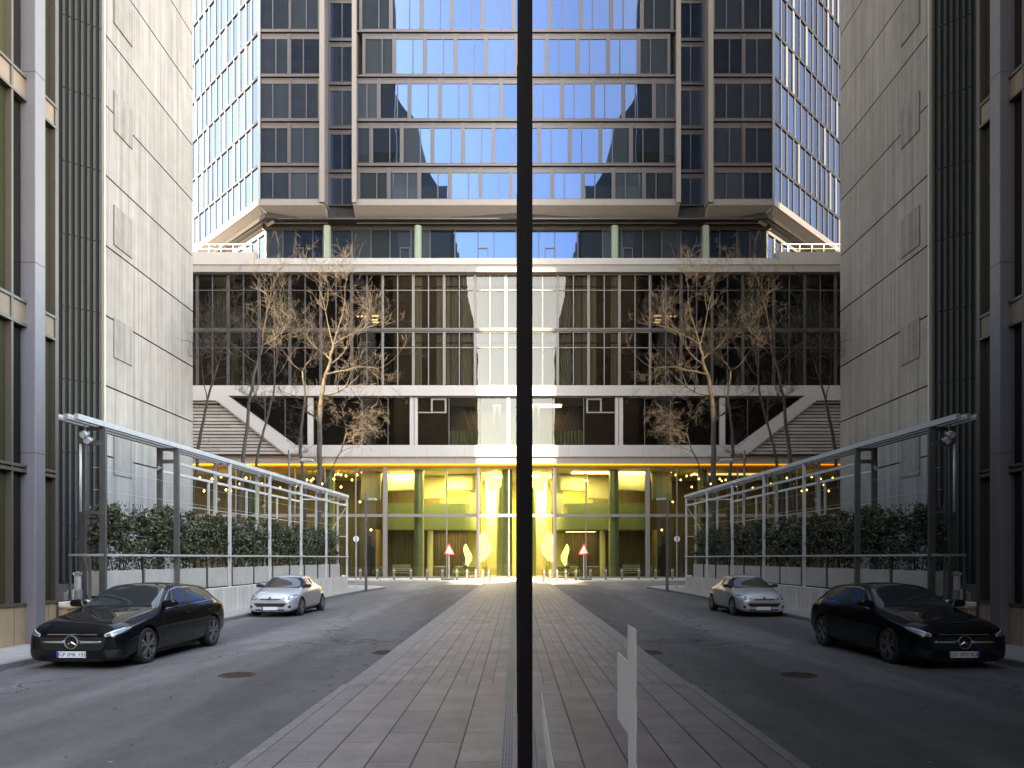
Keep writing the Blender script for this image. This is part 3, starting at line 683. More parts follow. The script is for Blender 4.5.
obj('corner_trim', MB().bar((cx + .03, cy - .03, 0), (cx + .03, cy - .03, top), .14), 'frame_lt', gb)
rbm = MB(); rbb = MB(); nr = Vector((rb.y, -rb.x, 0));
if nr.y > 0: nr = -nr
A = Vector((cx, cy, 0)) - nr * .02; B = Vector((cx, cy, 0)) + rb * 16
rbb.add([tuple(A) , tuple(B), (B.x, B.y, top), (A.x, A.y, top)], [(0, 1, 2, 3)])
k = 0.14
while k < 16:
    p = Vector((cx, cy, 0)) + rb * k + nr * .05; z = zj - P
    while z < top:
        z0 = max(.05, z + .02); z1 = min(top, z + P - .02)
        if z1 > z0: rbm.bar((p.x, p.y, z0), (p.x, p.y, z1), .1, .1, up=tuple(rb))
        z += P
    k += .245
obj('ribbed_cladding', rbm, 'ribs', gb); obj('ribbed_backing', rbb, 'ribback', gb)
obj('roof', MB().prism([(cx + .1, cy), (cx + .1, ey + .1), (-45, ey + .1), (-45, re_.y + 2), (re_.x, re_.y)], top - .1, top + .3), 'soffit', gb)

# ================================================================== NEAR LEFT BUILDING
nb = empty('stone_and_glass_building', (-14, 10, 0)); tag(nb, 'tall glass office front with mauve columns and sandstone plinth beside the black car', 'building')
WXp = -10.55; yE = 17.0
H1, H2 = 62.0, 104.0
obj('core', MB().box(-19.6, WXp - .45, -70, yE - .05, 0, H1 - 4), 'dark', nb)
obj('core_wall', MB().box(-19.6, WXp - .3, yE - .05, yE, 0, H1).box(-19.6, WXp - .2, -70, yE - .05, H1 - 4, H1 - 3.9), 'stone', nb)
# stepped upper blocks that the hotel glass mirrors
def block_face(mx0, mx1, y0, y1, z0, z1, nm='upper_block'):
    b_ = obj(nm, MB().box(mx0, mx1, y0, y1, z0, z1), 'far_b', nb)
    w = MB(); z = z0 + 1
    while z < z1 - 3:
        x = mx0 + .7
        while x < mx1 - 1.6: w.box(x, x + 1.4, y1, y1 + .03, z, z + 2.1); x += 2.3
        y = y0 + 1
        while y < y1 - 2: w.box(mx1, mx1 + .03, y, y + 1.5, z, z + 2.1); y += 2.6
        z += 3.5
    obj('block_window', w, 'far_w', b_)
block_face(-19.6, -15.5, -12, yE - .4, H1 - 3.8, H1 + 9); block_face(-15.5, WXp - 1.2, -12, yE - .4, H1 - 3.8, H1 - 1)
# tall towers further left, with an added gap that lets a strip of sun through
def tower(poly, z0, z1, lab):
    c = (sum(p[0] for p in poly) / len(poly), sum(p[1] for p in poly) / len(poly), 0); r = empty('sun_shaping_tower', c); tag(r, lab, 'building')
    obj('wall', MB().prism(poly, z0, z1), 'far_b', r); w = MB(); z = max(2, z0 + 1); x0_ = min(p[0] for p in poly if p[1] > 10); x1_ = max(p[0] for p in poly if p[1] > 10); Y_ = max(p[1] for p in poly)
    while z < z1 - 3:
        x = x0_ + .8
        while x < x1_ - 1.6: w.box(x, x + 1.4, Y_, Y_ + .04, z, z + 2.1); x += 2.3
        z += 3.5
    obj('window', w, 'far_w', r); return r
TA = math.tan(R(25)); yT = yE - .3
def sx_(xf, y): return xf - (68 - y) * TA
ta = tower([(-48.5, yT), (-48.5, -29), (sx_(-3.2, yT), yT)], 0, H2, 'tall beige tower left of the added sun gap, seen only mirrored in the hotel front')  # slanted face follows the sun direction to shape the lit strip
tb2 = tower([(-19.62, yT), (sx_(4.2, yT), yT), (sx_(4.2, -80), -80), (-38, -80)], 0, H2, 'tall beige tower right of the added sun gap, seen only mirrored in the hotel front')
tower([(-80, yT), (-80, -60), (-48.6, -60), (-48.6, yT)], 0, 67, 'added sun-blocking slab furthest left behind the viewer, shading the podium')  # unseen block added to keep sun off the left end of the podium
sun_sill = tower([(sx_(-3.88, yT), yT - .2), (sx_(-3.88, -10), -10), (sx_(4.18, -10), -10), (sx_(4.18, yT), yT - .2)], 0, 27, 'added low block closing the bottom of the sun gap between the towers')  # unseen block added to stop the sun below the lit strip
obj('sun_cap_block', MB().prism([(sx_(-3.88, yT), yT - .2), (sx_(-3.88, 12), 12), (sx_(4.18, 12), 12), (sx_(4.18, yT), yT - .2)], 68, H2 - 1), 'far_b', tb2)  # unseen block added to cut the sun strip off above the podium
obj('roof', MB().prism([(-15.49, H1 - .99), (-11.8, H1 - .99), (-15.49, H1 + 5)], -12, yE - .5, 'y').prism([(-19.59, H1 + 9.01), (-15.6, H1 + 9.01), (-19.59, H1 + 15)], -12, yE - .5, 'y'), 'copper', nb)
zs = [(3.78, 3.95), (6.91, 7.47), (11.75, 12.3), (16.6, 17.15), (21.5, 22.05), (26.4, 26.95), (31.3, 31.85), (36.2, 36.75), (41.1, 41.65), (46, 46.55), (50.9, 51.45), (55.8, 56.35)]
obj('plinth', MB().box(WXp - .4, WXp, -70, yE, 0.1, .93), 'stone', nb)
pj = MB(); y = -20.1
while y < 17: pj.box(WXp, WXp + .002, y, y + .012, .1, .93); y += 1.15
obj('plinth_joint', pj, 'joint', nb)
obj('plinth_cap', MB().box(WXp - .4, WXp + .035, -70, yE + .01, .932, .985), 'tan', nb)
cols = [16.08 - 3.9 * k for k in range(0, 22)]
yy = yE
spn = MB(); spe = MB()
for (a, b) in zs:
    spn.box(WXp - .25, WXp, -70, yE, a + .06, b - .06) if b - a > .3 else spn.box(WXp - .25, WXp - .01, -70, yE, a + .05, b - .05)
    spe.box(WXp - .25, WXp + .04, -70, yE + .01, b - .058, b); spe.box(WXp - .25, WXp + .04, -70, yE + .01, a, a + .058)
obj('spandrel', spn, 'spandrel', nb); obj('spandrel_edge', spe, 'tan', nb)
edges = [.985] + [v for ab in zs for v in ab]
fr_ = MB()
for i, c_ in enumerate(cols):
    if i < 8:
        o = obj('column', MB().box(WXp - .2, WXp + .22, c_ - .17, c_ + .17, .1, H1 - 4), 'mauve', nb, bevel=.015)
        jj = MB()
        for zz in (4.2, 8.3, 12.4, 16.5): jj.box(WXp - .1, WXp + .223, c_ - .173, c_ + .173, zz, zz + .02)
        obj('column_joint', jj, 'joint', o)
    for dy in (-.62, ): fr_.box(WXp - .3, WXp + .03, c_ + dy - .03, c_ + dy + .03, .985, H1 - 4)
    fr_.box(WXp - .3, WXp + .02, c_ - 2.2, c_ - 2.14, .985, H1 - 4)
fr_.box(WXp - .3, WXp + .03, yE - .1, yE - .03, .985, H1 - 4)
fr_.box(WXp - .3, WXp + .03, yE - .03, yE + .02, 0.1, H1 - 4)
obj('mullion', fr_, 'tan', nb)
for j in range(0, len(edges) - 1, 2):
    z0, z1 = edges[j], edges[j + 1]
    for i in range(6):
        c_ = cols[i]
        segs = [(c_ + .17, c_ + .8 if i == 0 else c_ + 1.7), (c_ - .59, c_ - .17), (c_ - 2.14, c_ - .65)]
        for q, (a, b) in enumerate(segs):
            if j > 10 and q: continue
            b = min(b, yE - .1)
            if j <= 10: obj('pane', MB().add([(WXp - .1, a, z0), (WXp - .1, b, z0), (WXp - .1, b, z1), (WXp - .1, a, z1)], [(0, 1, 2, 3)]), 'pane_gn' if q != 1 else 'pane_br', nb)
obj('upper_glazing', MB().add([(WXp - .12, -70, 1), (WXp - .12, yE - .1, 1), (WXp - .12, yE - .1, H1 - 4), (WXp - .12, -70, H1 - 4)], [(0, 1, 2, 3)]), 'pane_gn', nb)

# ================================================================== RIGHT: MIRROR GLASS BUILDING
GX = .035
mgb = empty('mirror_glass_building', (3, 0, 0)); tag(mgb, 'dark mirror glass facade along the right side reflecting the whole street', 'building')
HG = 8.6
obj('core', MB().prism([(GX + .12, -80), (52, -80), (GX + .12, 56.6)], .0, HG), 'dark', mgb)
mull = [2.66 + 3.2 * k for k in range(-14, 18)]
for i, ym in enumerate(mull):
    y0 = ym + .0; y1 = ym + 3.2
    if y1 > 56.5: break
    for (z0, z1) in ((.30, 5.0), (5.06, 8.0)):
        obj('glass_pane', MB().add([(GX, y0, z0), (GX, y1, z0), (GX, y1, z1), (GX, y0, z1)], [(0, 3, 2, 1)]), 'mirror', mgb)
    if ym > 1 or ym < -4 or True:
        obj('mullion', MB().box(GX - .0242, GX + .1, ym, ym + .07, .05, 7.99), 'mullion', mgb)
tr = MB()
tr.box(GX - .004, GX + .1, -43, 56.5, .05, .30); tr.box(GX - .01, GX + .1, -43, 56.5, 5.0, 5.06); 
obj('transom', tr, 'mullion', mgb)
obj('parapet', MB().box(GX, GX + .12, -80, 56.5, 8.0, HG), 'taupe_dk', mgb)
obj('wall', MB().box(GX, GX + .1, -80, -43.3, 0, 8), 'stone', mgb)
# ================================================================== BLOCKS BEHIND THE CAMERA (seen mirrored in the hotel glass)
def far_block(x0, x1, y0, y1, h, lab, mat='far_b'):
    r = empty('office_block', ((x0 + x1) / 2, (y0 + y1) / 2, 0)); tag(r, lab, 'building')
    obj('wall', MB().box(x0, x1, y0, y1, 0, h), mat, r); w = MB(); z = 1.5
    while z < h - 3:
        x = x0 + 1
        while x < x1 - 2: w.box(x, x + 1.5, y1, y1 + .04, z, z + 2); x += 2.6
        z += 3.6
    obj('window', w, 'far_w', r); obj('roof', MB().box(x0 - .3, x1 + .3, y0 - .3, y1 + .3, h, h + .5), 'soffit', r)
far_block(-40, 45, -130, -115, 33, 'beige office block closing the street behind the viewer')

# a few furnishings inside the lobby
def desk(x0, x1, Y, lab):
    A, B = WX(x0, Y), WX(x1, Y); r = empty('reception_desk', ((A + B) / 2, Y, .12)); tag(r, lab, 'desk')
    obj('counter', MB().box(A, B, Y, Y + .8, .12, 1.05), 'wood', r, bevel=.02); obj('desk_top', MB().box(A - .08, B + .08, Y - .08, Y + .88, 1.052, 1.12), 'cream', r, bevel=.01)
desk(434, 444, 74.5, 'timber reception desk behind the lobby glass near the triangle sign'); 
def armchair(x, Y, lab):
    X = WX(x, Y); r = empty('armchair', (X, Y, .12)); tag(r, lab, 'armchair', 'armchairs in the lobby')
    obj('seat', MB().box(X - .4, X + .4, Y, Y + .8, .42, .62), 'olive', r, bevel=.05); obj('backrest', MB().box(X - .4, X + .4, Y + .7, Y + .88, .6, 1.15), 'olive', r, bevel=.05)
    for s in (-1, 1): obj('armrest', MB().box(X + s * .42, X + s * .54, Y + .02, Y + .86, .3, .82), 'olive', r, bevel=.04)
    for a in (-.36, .36):
        for b in (.08, .74): obj('leg', MB().box(X + a - .02, X + a + .02, Y + b - .02, Y + b + .02, .12, .42), 'steel_bk', r)
armchair(471, 70.5, 'olive armchair behind the lobby glass just left of the wide mullion'); armchair(458, 71.5, 'olive armchair behind the lobby glass right of the triangle sign')
armchair(378, 71, 'olive armchair in the dark left part of the lobby')
v = empty('flower_vase', (WX(486, 70.4), 70.4, .12)); tag(v, 'flower vase with yellow blooms on the lobby floor beside the far column', 'vase')
X = WX(486, 70.4); obj('vase', MB().lathe([(0, .12), (.22, .12), (.3, .4), (.2, .75), (.14, .8), (.17, .86)], (X, 70.4, 0), n=18), 'cream', v, smooth=True)
fb = MB(); rnd = random.Random(3)
for k in range(60):
    p = Vector((X + rnd.gauss(0, .24), 70.4 + rnd.gauss(0, .2), 1.25 + rnd.gauss(0, .2))); fb.tube([(X, 70.4, .8), tuple(p)], .006, 3); fb.lathe([(0, -.03), (.05, 0), (0, .03)], tuple(p), n=6)
obj('blooms', fb, 'yellow', v)
# ================================================================== CARS
def car_shell(st, L_):
    """st: list of stations (y, wb, zb, wm, zs, ws, zg, wg, zt, wt, zc, flags); returns evaluated bmesh-like data with material indices"""
    # profile points per station, half section, bottom centre -> top centre
    prof = []
    for s in st:
        y, W, zb, zs, wg, zg, wt, zt, zc = s
        zm = zb + (zs - zb) * .5
        prof.append([(0, y, zb), (W * .78, y, zb), (W * .95, y, zb + .05), (W * .995, y, zb + (zs - zb) * .28), (W, y, zm + .05), (W * .985, y, zs - .05), (W * .94, y, zs),
                     (wg, y, zg), (wt, y, zt), (wt * .90, y, zt + (zc - zt) * .42), (wt * .5, y, zt + (zc - zt) * .85), (0, y, zc)])
    n = len(prof[0]); me = bpy.data.meshes.new('shell'); vs = []; idx = {}
    for i, p in enumerate(prof):
        for j, v in enumerate(p): idx[(i, j, 1)] = len(vs); vs.append(v)
        for j, v in enumerate(p):
            if 0 < j < n - 1: idx[(i, j, -1)] = len(vs); vs.append((-v[0], v[1], v[2]))
            else: idx[(i, j, -1)] = idx[(i, j, 1)]
    return vs, idx, n, prof
def build_car(name, st, mats_fn, wheels, rw, loc, rz, label, paint, seed=0):
    vs, idx, n, prof = car_shell(st, 0); fs = []; mi = []
    ns = len(st)
    for i in range(ns - 1):
        for j in range(n - 1):
            for sgn in (1, -1):
                q = (idx[(i, j, sgn)], idx[(i + 1, j, sgn)], idx[(i + 1, j + 1, sgn)], idx[(i, j + 1, sgn)])
                if sgn < 0: q = q[::-1]
                if len(set(q)) < 3: continue
                fs.append(q); mi.append(mats_fn(i, j))
    for i, rev in ((0, False), (ns - 1, True)):
        for j in range(n - 1):
            q = [idx[(i, j, 1)], idx[(i, j + 1, 1)], idx[(i, j + 1, -1)], idx[(i, j, -1)]]
            q2 = []
            for a in q:
                if a not in q2: q2.append(a)
            if len(q2) < 3: continue
            fs.append(tuple(q2[::-1] if rev else q2)); mi.append(0)
    me = bpy.data.meshes.new('shell'); me.from_pydata(vs, [], fs)
    for k in range(4): me.materials.append(None)
    me.polygons.foreach_set('material_index', mi); me.update()
    tmp = bpy.data.objects.new('tmp', me); col.objects.link(tmp)
    bm = bmesh.new(); bm.from_mesh(me); bmesh.ops.recalc_face_normals(bm, faces=bm.faces); bm.to_mesh(me); bm.free()
    ss = tmp.modifiers.new('s', 'SUBSURF'); ss.levels = 2; ss.render_levels = 2
    cuts = []
    for (wy, side) in wheels:
        c = MB().lathe([(0.0001, 0), (rw + .055, 0), (rw + .055, .34), (0.0001, .34)], (0, 0, 0), axis='x', n=40)
        W = max(s[1] for s in st)
        cme = bpy.data.meshes.new('cut'); cme.from_pydata([(v[0] * side + (W - .24) * side, v[1] + wy, v[2] + rw) for v in c.v], [], c.f)
        b2 = bmesh.new(); b2.from_mesh(cme); bmesh.ops.remove_doubles(b2, verts=b2.verts, dist=.001); bmesh.ops.recalc_face_normals(b2, faces=b2.faces); b2.to_mesh(cme); b2.free()
        co = bpy.data.objects.new('cut', cme); col.objects.link(co); cuts.append(co)
        for k in range(4): cme.materials.append(None)
        cme.polygons.foreach_set('material_index', [3] * len(cme.polygons))
        bo = tmp.modifiers.new('b', 'BOOLEAN'); bo.operation = 'DIFFERENCE'; bo.object = co; bo.solver = 'EXACT'
    dg_ = bpy.context.evaluated_depsgraph_get(); ev = tmp.evaluated_get(dg_); full = bpy.data.meshes.new_from_object(ev)
    for c in cuts: bpy.data.objects.remove(c)
    bpy.data.objects.remove(tmp)
    root = empty(name, loc, rz); tag(root, label, 'car', 'cars parked along the left kerb')
    bvh_b = bmesh.new(); bvh_b.from_mesh(full); bvh = BVHTree.FromBMesh(bvh_b)
    def extract(ids, nm, mat, par, near=None):
        b = bvh_b.copy(); bmesh.ops.delete(b, geom=[f for f in b.faces if f.material_index not in ids or (near and (f.calc_center_median().x * near[1] < 0 or abs(f.calc_center_median().y - near[0]) > .6))], context='FACES')
        m_ = bpy.data.meshes.new(nm)
        for f in b.faces: f.smooth = True
        b.to_mesh(m_); b.free(); m_.materials.clear(); m_.materials.append(M[mat])
        m_.polygons.foreach_set('material_index', [0] * len(m_.polygons))
        m_.set_sharp_from_angle(angle=R(38))
        o = bpy.data.objects.new(nm, m_); col.objects.link(o); o.parent = par; return o
    body = extract([0], 'body', paint, root); 
    gl = extract([1], 'window', 'carglass', root); [extract([3], 'wheel_arch', 'carplastic', root, w_) for w_ in wheels]
    if any(f.material_index == 2 for f in bvh_b.faces): extract([2], 'trim', 'carplastic', root)
    # a polygon projected on the shell: axis 'y' from the front (x,z) or 'x' from a side (y,z)
    def patch(nm, poly, axis, mat, off=.004, par=body, sgn=-1, cutn=3, lab=None, thick=0):
        b = bmesh.new(); vv = [b.verts.new((p[0], 0, p[1])) for p in poly]; b.faces.new(vv)
        bmesh.ops.triangulate(b, faces=b.faces[:])
        for _ in range(cutn): bmesh.ops.subdivide_edges(b, edges=b.edges[:], cuts=1, use_grid_fill=True)
        dead = []
        for v in b.verts:
            if axis == 'y': o_ = Vector((v.co.x, sgn * 6, v.co.z)); d = Vector((0, -sgn, 0))
            elif axis == 'z': o_ = Vector((v.co.x, v.co.z, 6)); d = Vector((0, 0, -1))
            else: o_ = Vector((sgn * 6, v.co.x, v.co.z)); d = Vector((-sgn, 0, 0))
            hit = bvh.ray_cast(o_, d)
            if hit[0] is None: dead.append(v)
            else: v.co = hit[0] - d * off
        bmesh.ops.delete(b, geom=dead, context='VERTS')
        m_ = bpy.data.meshes.new(nm)
        for f in b.faces: f.smooth = True
        b.to_mesh(m_); b.free(); m_.materials.append(M[mat]); o = bpy.data.objects.new(nm, m_); col.objects.link(o); o.parent = par
        if thick: s_ = o.modifiers.new('s', 'SOLIDIFY'); s_.thickness = thick; s_.offset = 1
        return o
    def line(nm, pts, axis, w, mat='carplastic', sgn=1, par=body, off=.0025):
        polys = MB()
        P_ = []
        for (p, q) in zip(pts[:-1], pts[1:]):
            for k in range(8):
                t = k / 8; P_.append((p[0] + (q[0] - p[0]) * t, p[1] + (q[1] - p[1]) * t))
        P_.append(pts[-1]); hit = []
        for i, p in enumerate(P_):
            a = P_[max(0, i - 1)]; c = P_[min(len(P_) - 1, i + 1)]; dx, dz = c[0] - a[0], c[1] - a[1]; l = math.hypot(dx, dz) or 1; nx, nz = -dz / l * w / 2, dx / l * w / 2
            pr = []
            for s_ in (1, -1):
                u, v = p[0] + nx * s_, p[1] + nz * s_
                if axis == 'x': o_ = Vector((sgn * 6, u, v)); d = Vector((-sgn, 0, 0))
                elif axis == 'y': o_ = Vector((u, -6, v)); d = Vector((0, 1, 0))
                else: o_ = Vector((u, v, 6)); d = Vector((0, 0, -1))
                h = bvh.ray_cast(o_, d); pr.append(None if h[0] is None else h[0] - d * off)
            if None not in pr: hit.append(pr)
        m = MB(); m.v = [tuple(v) for pr in hit for v in pr]; m.f = [(2 * i, 2 * i + 2, 2 * i + 3, 2 * i + 1) for i in range(len(hit) - 1)]
        return obj(nm, m, mat, par, local=True)
    return root, body, gl, patch, line, bvh
def make_wheel(root, x, y, r, w, side, spokes, twin, rimmat='rim'):
    wr = empty('wheel', (x, y, r)); wr.parent = root; ORG[wr] = Vector((0, 0, 0))
    ri = r * .76
    tyre = MB().lathe([(ri, -w / 2), (r * .94, -w / 2), (r * .985, -w / 2 + .02), (r, -w / 2 + .05), (r, w / 2 - .05), (r * .985, w / 2 - .02), (r * .94, w / 2), (ri, w / 2)], axis='x', n=44, closed=True)
    obj('tyre', tyre, 'tyre', wr, local=True, smooth=False)
    o = side * w / 2
    def sx(v): return v * side
    rim = MB().lathe([(ri, sx(-w * .3)), (ri, sx(w * .49)), (ri * .94, sx(w * .49)), (ri * .92, sx(w * .3)), (ri * .9, sx(-w * .3))], axis='x', n=44, closed=True)
    for k in range(spokes):
        a0 = 2 * math.pi * k / spokes + .3
        for da in ((-.13, .13) if twin else (0,)):
            a1 = a0 + da; p = Vector((sx(w * .40), math.cos(a0 + da * .25) * ri * .16, math.sin(a0 + da * .25) * ri * .16)); q = Vector((sx(w * .46), math.cos(a1 + da * .6) * ri * .94, math.sin(a1 + da * .6) * ri * .94))
            rim.bar(p, q, .042 if twin else .05, .03, up=(1, 0, 0))
    obj('rim', rim, rimmat, wr, local=True)
    obj('hub', MB().lathe([(0.001, sx(w * .46)), (ri * .16, sx(w * .45)), (ri * .2, sx(w * .36))], axis='x', n=20), rimmat, wr, local=True)
    obj('brake_disc', MB().lathe([(0.001, sx(w * .05)), (ri * .75, sx(w * .05)), (ri * .75, sx(-w * .1))], axis='x', n=28), 'steel_dk', wr, local=True)
def text(s, size, mat, par, loc, rot=(R(90), 0, 0), ext=.001):
    c = bpy.data.curves.new('lettering', 'FONT'); c.body = s; c.size = size; c.extrude = ext; c.align_x = 'CENTER'; c.align_y = 'CENTER'
    t_ = bpy.data.objects.new('tmp', c); col.objects.link(t_); dg_ = bpy.context.evaluated_depsgraph_get(); me = bpy.data.meshes.new_from_object(t_.evaluated_get(dg_)); bpy.data.objects.remove(t_)
    me.materials.clear(); me.materials.append(M[mat]); o = bpy.data.objects.new('lettering', me); col.objects.link(o); o.parent = par; o.location = loc; o.rotation_euler = rot; return o

# ---- black hatchback. y: 0 nose .. 4.42 tail (shifted so that the front axle is y=0.87)
#     y,   W,   zb,  zs,   wg,  zg,   wt,   zt,   zc
HB = [(.00, .60, .17, .56, .52, .60, .42, .625, .635),
      (.04, .78, .125, .61, .64, .67, .48, .70, .71),
      (.16, .86, .12, .68, .71, .755, .52, .79, .805),
      (.42, .885, .16, .75, .74, .825, .55, .86, .88),
      (.87, .90, .16, .83, .77, .89, .58, .93, .95),
      (1.22, .90, .16, .88, .80, .935, .64, .965, .985),
      (1.36, .90, .16, .90, .815, .955, .70, .985, 1.01),
      (1.46, .90, .16, .91, .82, .97, .715, 1.03, 1.07),
      (1.75, .90, .16, .925, .82, .985, .665, 1.19, 1.24),
      (2.08, .90, .16, .935, .82, 1.00, .61, 1.335, 1.40),
      (2.22, .90, .16, .94, .82, 1.00, .595, 1.365, 1.43),
      (2.62, .90, .16, .945, .82, 1.01, .59, 1.375, 1.445),
      (2.70, .90, .16, .945, .82, 1.01, .59, 1.375, 1.445),
      (3.25, .90, .16, .955, .81, 1.025, .575, 1.35, 1.42),
      (3.55, .895, .17, .965, .79, 1.045, .56, 1.315, 1.385),
      (3.68, .89, .18, .965, .78, 1.06, .55, 1.31, 1.385),
      (3.95, .875, .20, .965, .74, 1.07, .54, 1.28, 1.355),
      (4.14, .86, .22, .95, .71, 1.03, .52, 1.12, 1.18),
      (4.30, .83, .25, .90, .67, .95, .50, .98, 1.0),
      (4.38, .76, .28, .80, .60, .84, .46, .86, .87),
      (4.42, .60, .32, .72, .50, .76, .40, .78, .78)]
def mats_h(i, j):
    y0 = HB[i][0]
    if j in (8, 9, 10) and 6 <= i <= 8: return 1 if j > 8 or i > 6 else 1      # windscreen
    if j == 7 and 8 <= i <= 13 and i != 11: return 1                            # side glass
    if j == 7 and i == 7: return 1
    if j in (9, 10) and i == 16: return 1                                       # tailgate glass
    if j == 7 and i == 11: return 2
    return 0
def shift(st, d): return [(s[0] - d,) + s[1:] for s in st]
HBs = shift(HB, .87)
root, body, gl, patch, line, bvh = build_car('parked_car', HBs, mats_h, [(0, 1), (0, -1), (2.73, 1), (2.73, -1)], .33, (-7.70, 13.75, 0), R(-2.0), 'glossy black hatchback with a star emblem in its grille, parked nearest the viewer', 'carblack')
for y in (0, 2.73):
    for s in (1, -1): make_wheel(root, s * (.90 - .125), y, .33, .225, s, 5, True)
# front
patch('grille', [(-.60, .57), (.60, .57), (.56, .42), (.50, .34), (-.50, .34), (-.56, .42)], 'y', 'cargrille', .006)
gb_ = patch('grille_bar', [(-.52, .50), (-.12, .51), (-.12, .465), (-.52, .472)], 'y', 'chrome', .012, thick=.008); patch('grille_bar', [(.12, .51), (.52, .50), (.52, .472), (.12, .465)], 'y', 'chrome', .012, thick=.008)
patch('hood_edge', [(-.42, .625), (.42, .625), (.46, .610), (-.46, .610)], 'y', 'chrome', .003, cutn=2)
fy = bvh.ray_cast(Vector((0, -6, .48)), Vector((0, 1, 0)))[0].y - .02
em = obj('emblem', MB().lathe([(.104, -.008), (.122, -.01), (.122, .01), (.104, .01)], (0, fy, .485), axis='y', n=36, closed=True), 'chrome', root, local=True)
star = MB()
for k in range(3):
    a = R(90 + 120 * k); star.add([(0 + .016 * math.cos(a + 1.57), fy, 0.485 + .016 * math.sin(a + 1.57)), (.1 * math.cos(a), fy, 0.485 + .1 * math.sin(a)), (.016 * math.cos(a - 1.57), fy, 0.485 + .016 * math.sin(a - 1.57)), (0, fy - .012, 0.485)], [(0, 1, 3), (1, 2, 3), (0, 3, 2), (0, 2, 1)])
obj('star', star, 'chrome', em, local=True)
for s in (1, -1):
    hl = patch('headlight', [(s * .56, .62), (s * .80, .72), (s * .85, .72), (s * .84, .65), (s * .70, .585), (s * .58, .575)][::s], 'y', 'lens', .004)
    patch('running_light', [(s * .56, .615), (s * .585, .61), (s * .615, .585), (s * .60, .575), (s * .575, .585)][::s], 'y', 'drl', .008, par=hl, cutn=2)
    patch('running_light', [(s * .57, .625), (s * .80, .722), (s * .80, .708), (s * .59, .613)][::s], 'y', 'drl', .008, par=hl, cutn=3)
    inl = patch('air_intake', [(s * .56, .34), (s * .84, .36), (s * .84, .22), (s * .62, .19)][::s], 'y', 'cargrille', .004)
    for z in (.245, .30): patch('intake_blade', [(s * .54, z), (s * .80, z + .02), (s * .80, z + .005), (s * .54, z - .012)][::s], 'y', 'carplastic', .012, par=inl, thick=.006)
patch('lower_grille', [(-.46, .19), (.46, .19), (.52, .14), (-.52, .14)], 'y', 'cargrille', .003)
py = bvh.ray_cast(Vector((0, -6, .27)), Vector((0, 1, 0)))[0].y - .03
pl = obj('number_plate', MB().box(-.26, .26, py, py + .02, .215, .325), 'plate', root, local=True, bevel=.004)
obj('blue_band', MB().box(-.259, -.215, py - .002, py, .217, .323), 'eublue', pl, local=True)
text('GP  MK 155', .096, 'ink', pl, (.028, py - .002, .27))
obj('seal', MB().tube([(-.052, py - .003, .25), (-.052, py - .0005, .25)], .012, 10).tube([(-.052, py - .003, .29), (-.052, py - .0005, .29)], .01, 10), 'eublue', pl, local=True)
# flanks
for s in (1, -1):
    line('door_gap', [(.60, .20), (.52, .45), (.52, .75), (.62, .93)], 'x', .009, 'ink', s)
    line('door_gap', [(1.78, .22), (1.80, .6), (1.79, .97)], 'x', .009, 'ink', s); line('door_gap', [(2.30, .30), (2.52, .62), (2.78, .80), (2.78, .98)], 'x', .009, 'ink', s)
    line('sill_line', [(.45, .225), (2.3, .225)], 'x', .012, 'chrome', s)
    line('window_trim', [(.72, .965), (1.3, .985), (2.0, 1.0), (2.75, 1.03)], 'x', .012, 'chrome', s)
    line('window_trim', [(.75, 1.0), (1.0, 1.17), (1.25, 1.30), (1.6, 1.345), (2.2, 1.34), (2.62, 1.28), (2.9, 1.12)], 'x', .014, 'chrome', s)
    for y in (1.52, 2.5):
        hp = bvh.ray_cast(Vector((6 * s, y, .83)), Vector((-s, 0, 0)))[0]
        obj('door_handle', MB().bar((hp.x + .022 * s, y - .1, .835), (hp.x + .022 * s, y + .1, .84), .022, .03), 'chrome' if False else 'carblack', root, local=True, bevel=.006)
    mr = obj('side_mirror', MB().prism([(.74, .99), (.98, 1.0), (1.04, 1.02), (1.04, 1.10), (.99, 1.14), (.80, 1.12)] if s > 0 else [(-.74, .99), (-.80, 1.12), (-.99, 1.14), (-1.04, 1.10), (-1.04, 1.02), (-.98, 1.0)], .66, .84, 'y'), 'carblack', root, local=True, bevel=.02)
patch('wiper', [(-.6, .50), (.1, .53), (.1, .545), (-.6, .515)], 'z', 'ink', .012, cutn=3); patch('wiper', [(.0, .50), (.62, .56), (.62, .575), (.0, .515)], 'z', 'ink', .012, cutn=3)
line('bonnet_crease', [(-.60, -.70), (-.66, .40)], 'z', .006, 'ink', par=body); line('bonnet_crease', [(.60, -.70), (.66, .40)], 'z', .006, 'ink', par=body)
obj('underbody', MB().box(-.72, .72, -.6, 3.3, .13, .2), 'ink', root, local=True)
for s in (1, -1):
    patch('tail_light', [(s * .45, .86), (s * .78, .88), (s * .78, .76), (s * .5, .78)][::s], 'y', 'red', .004, sgn=1)

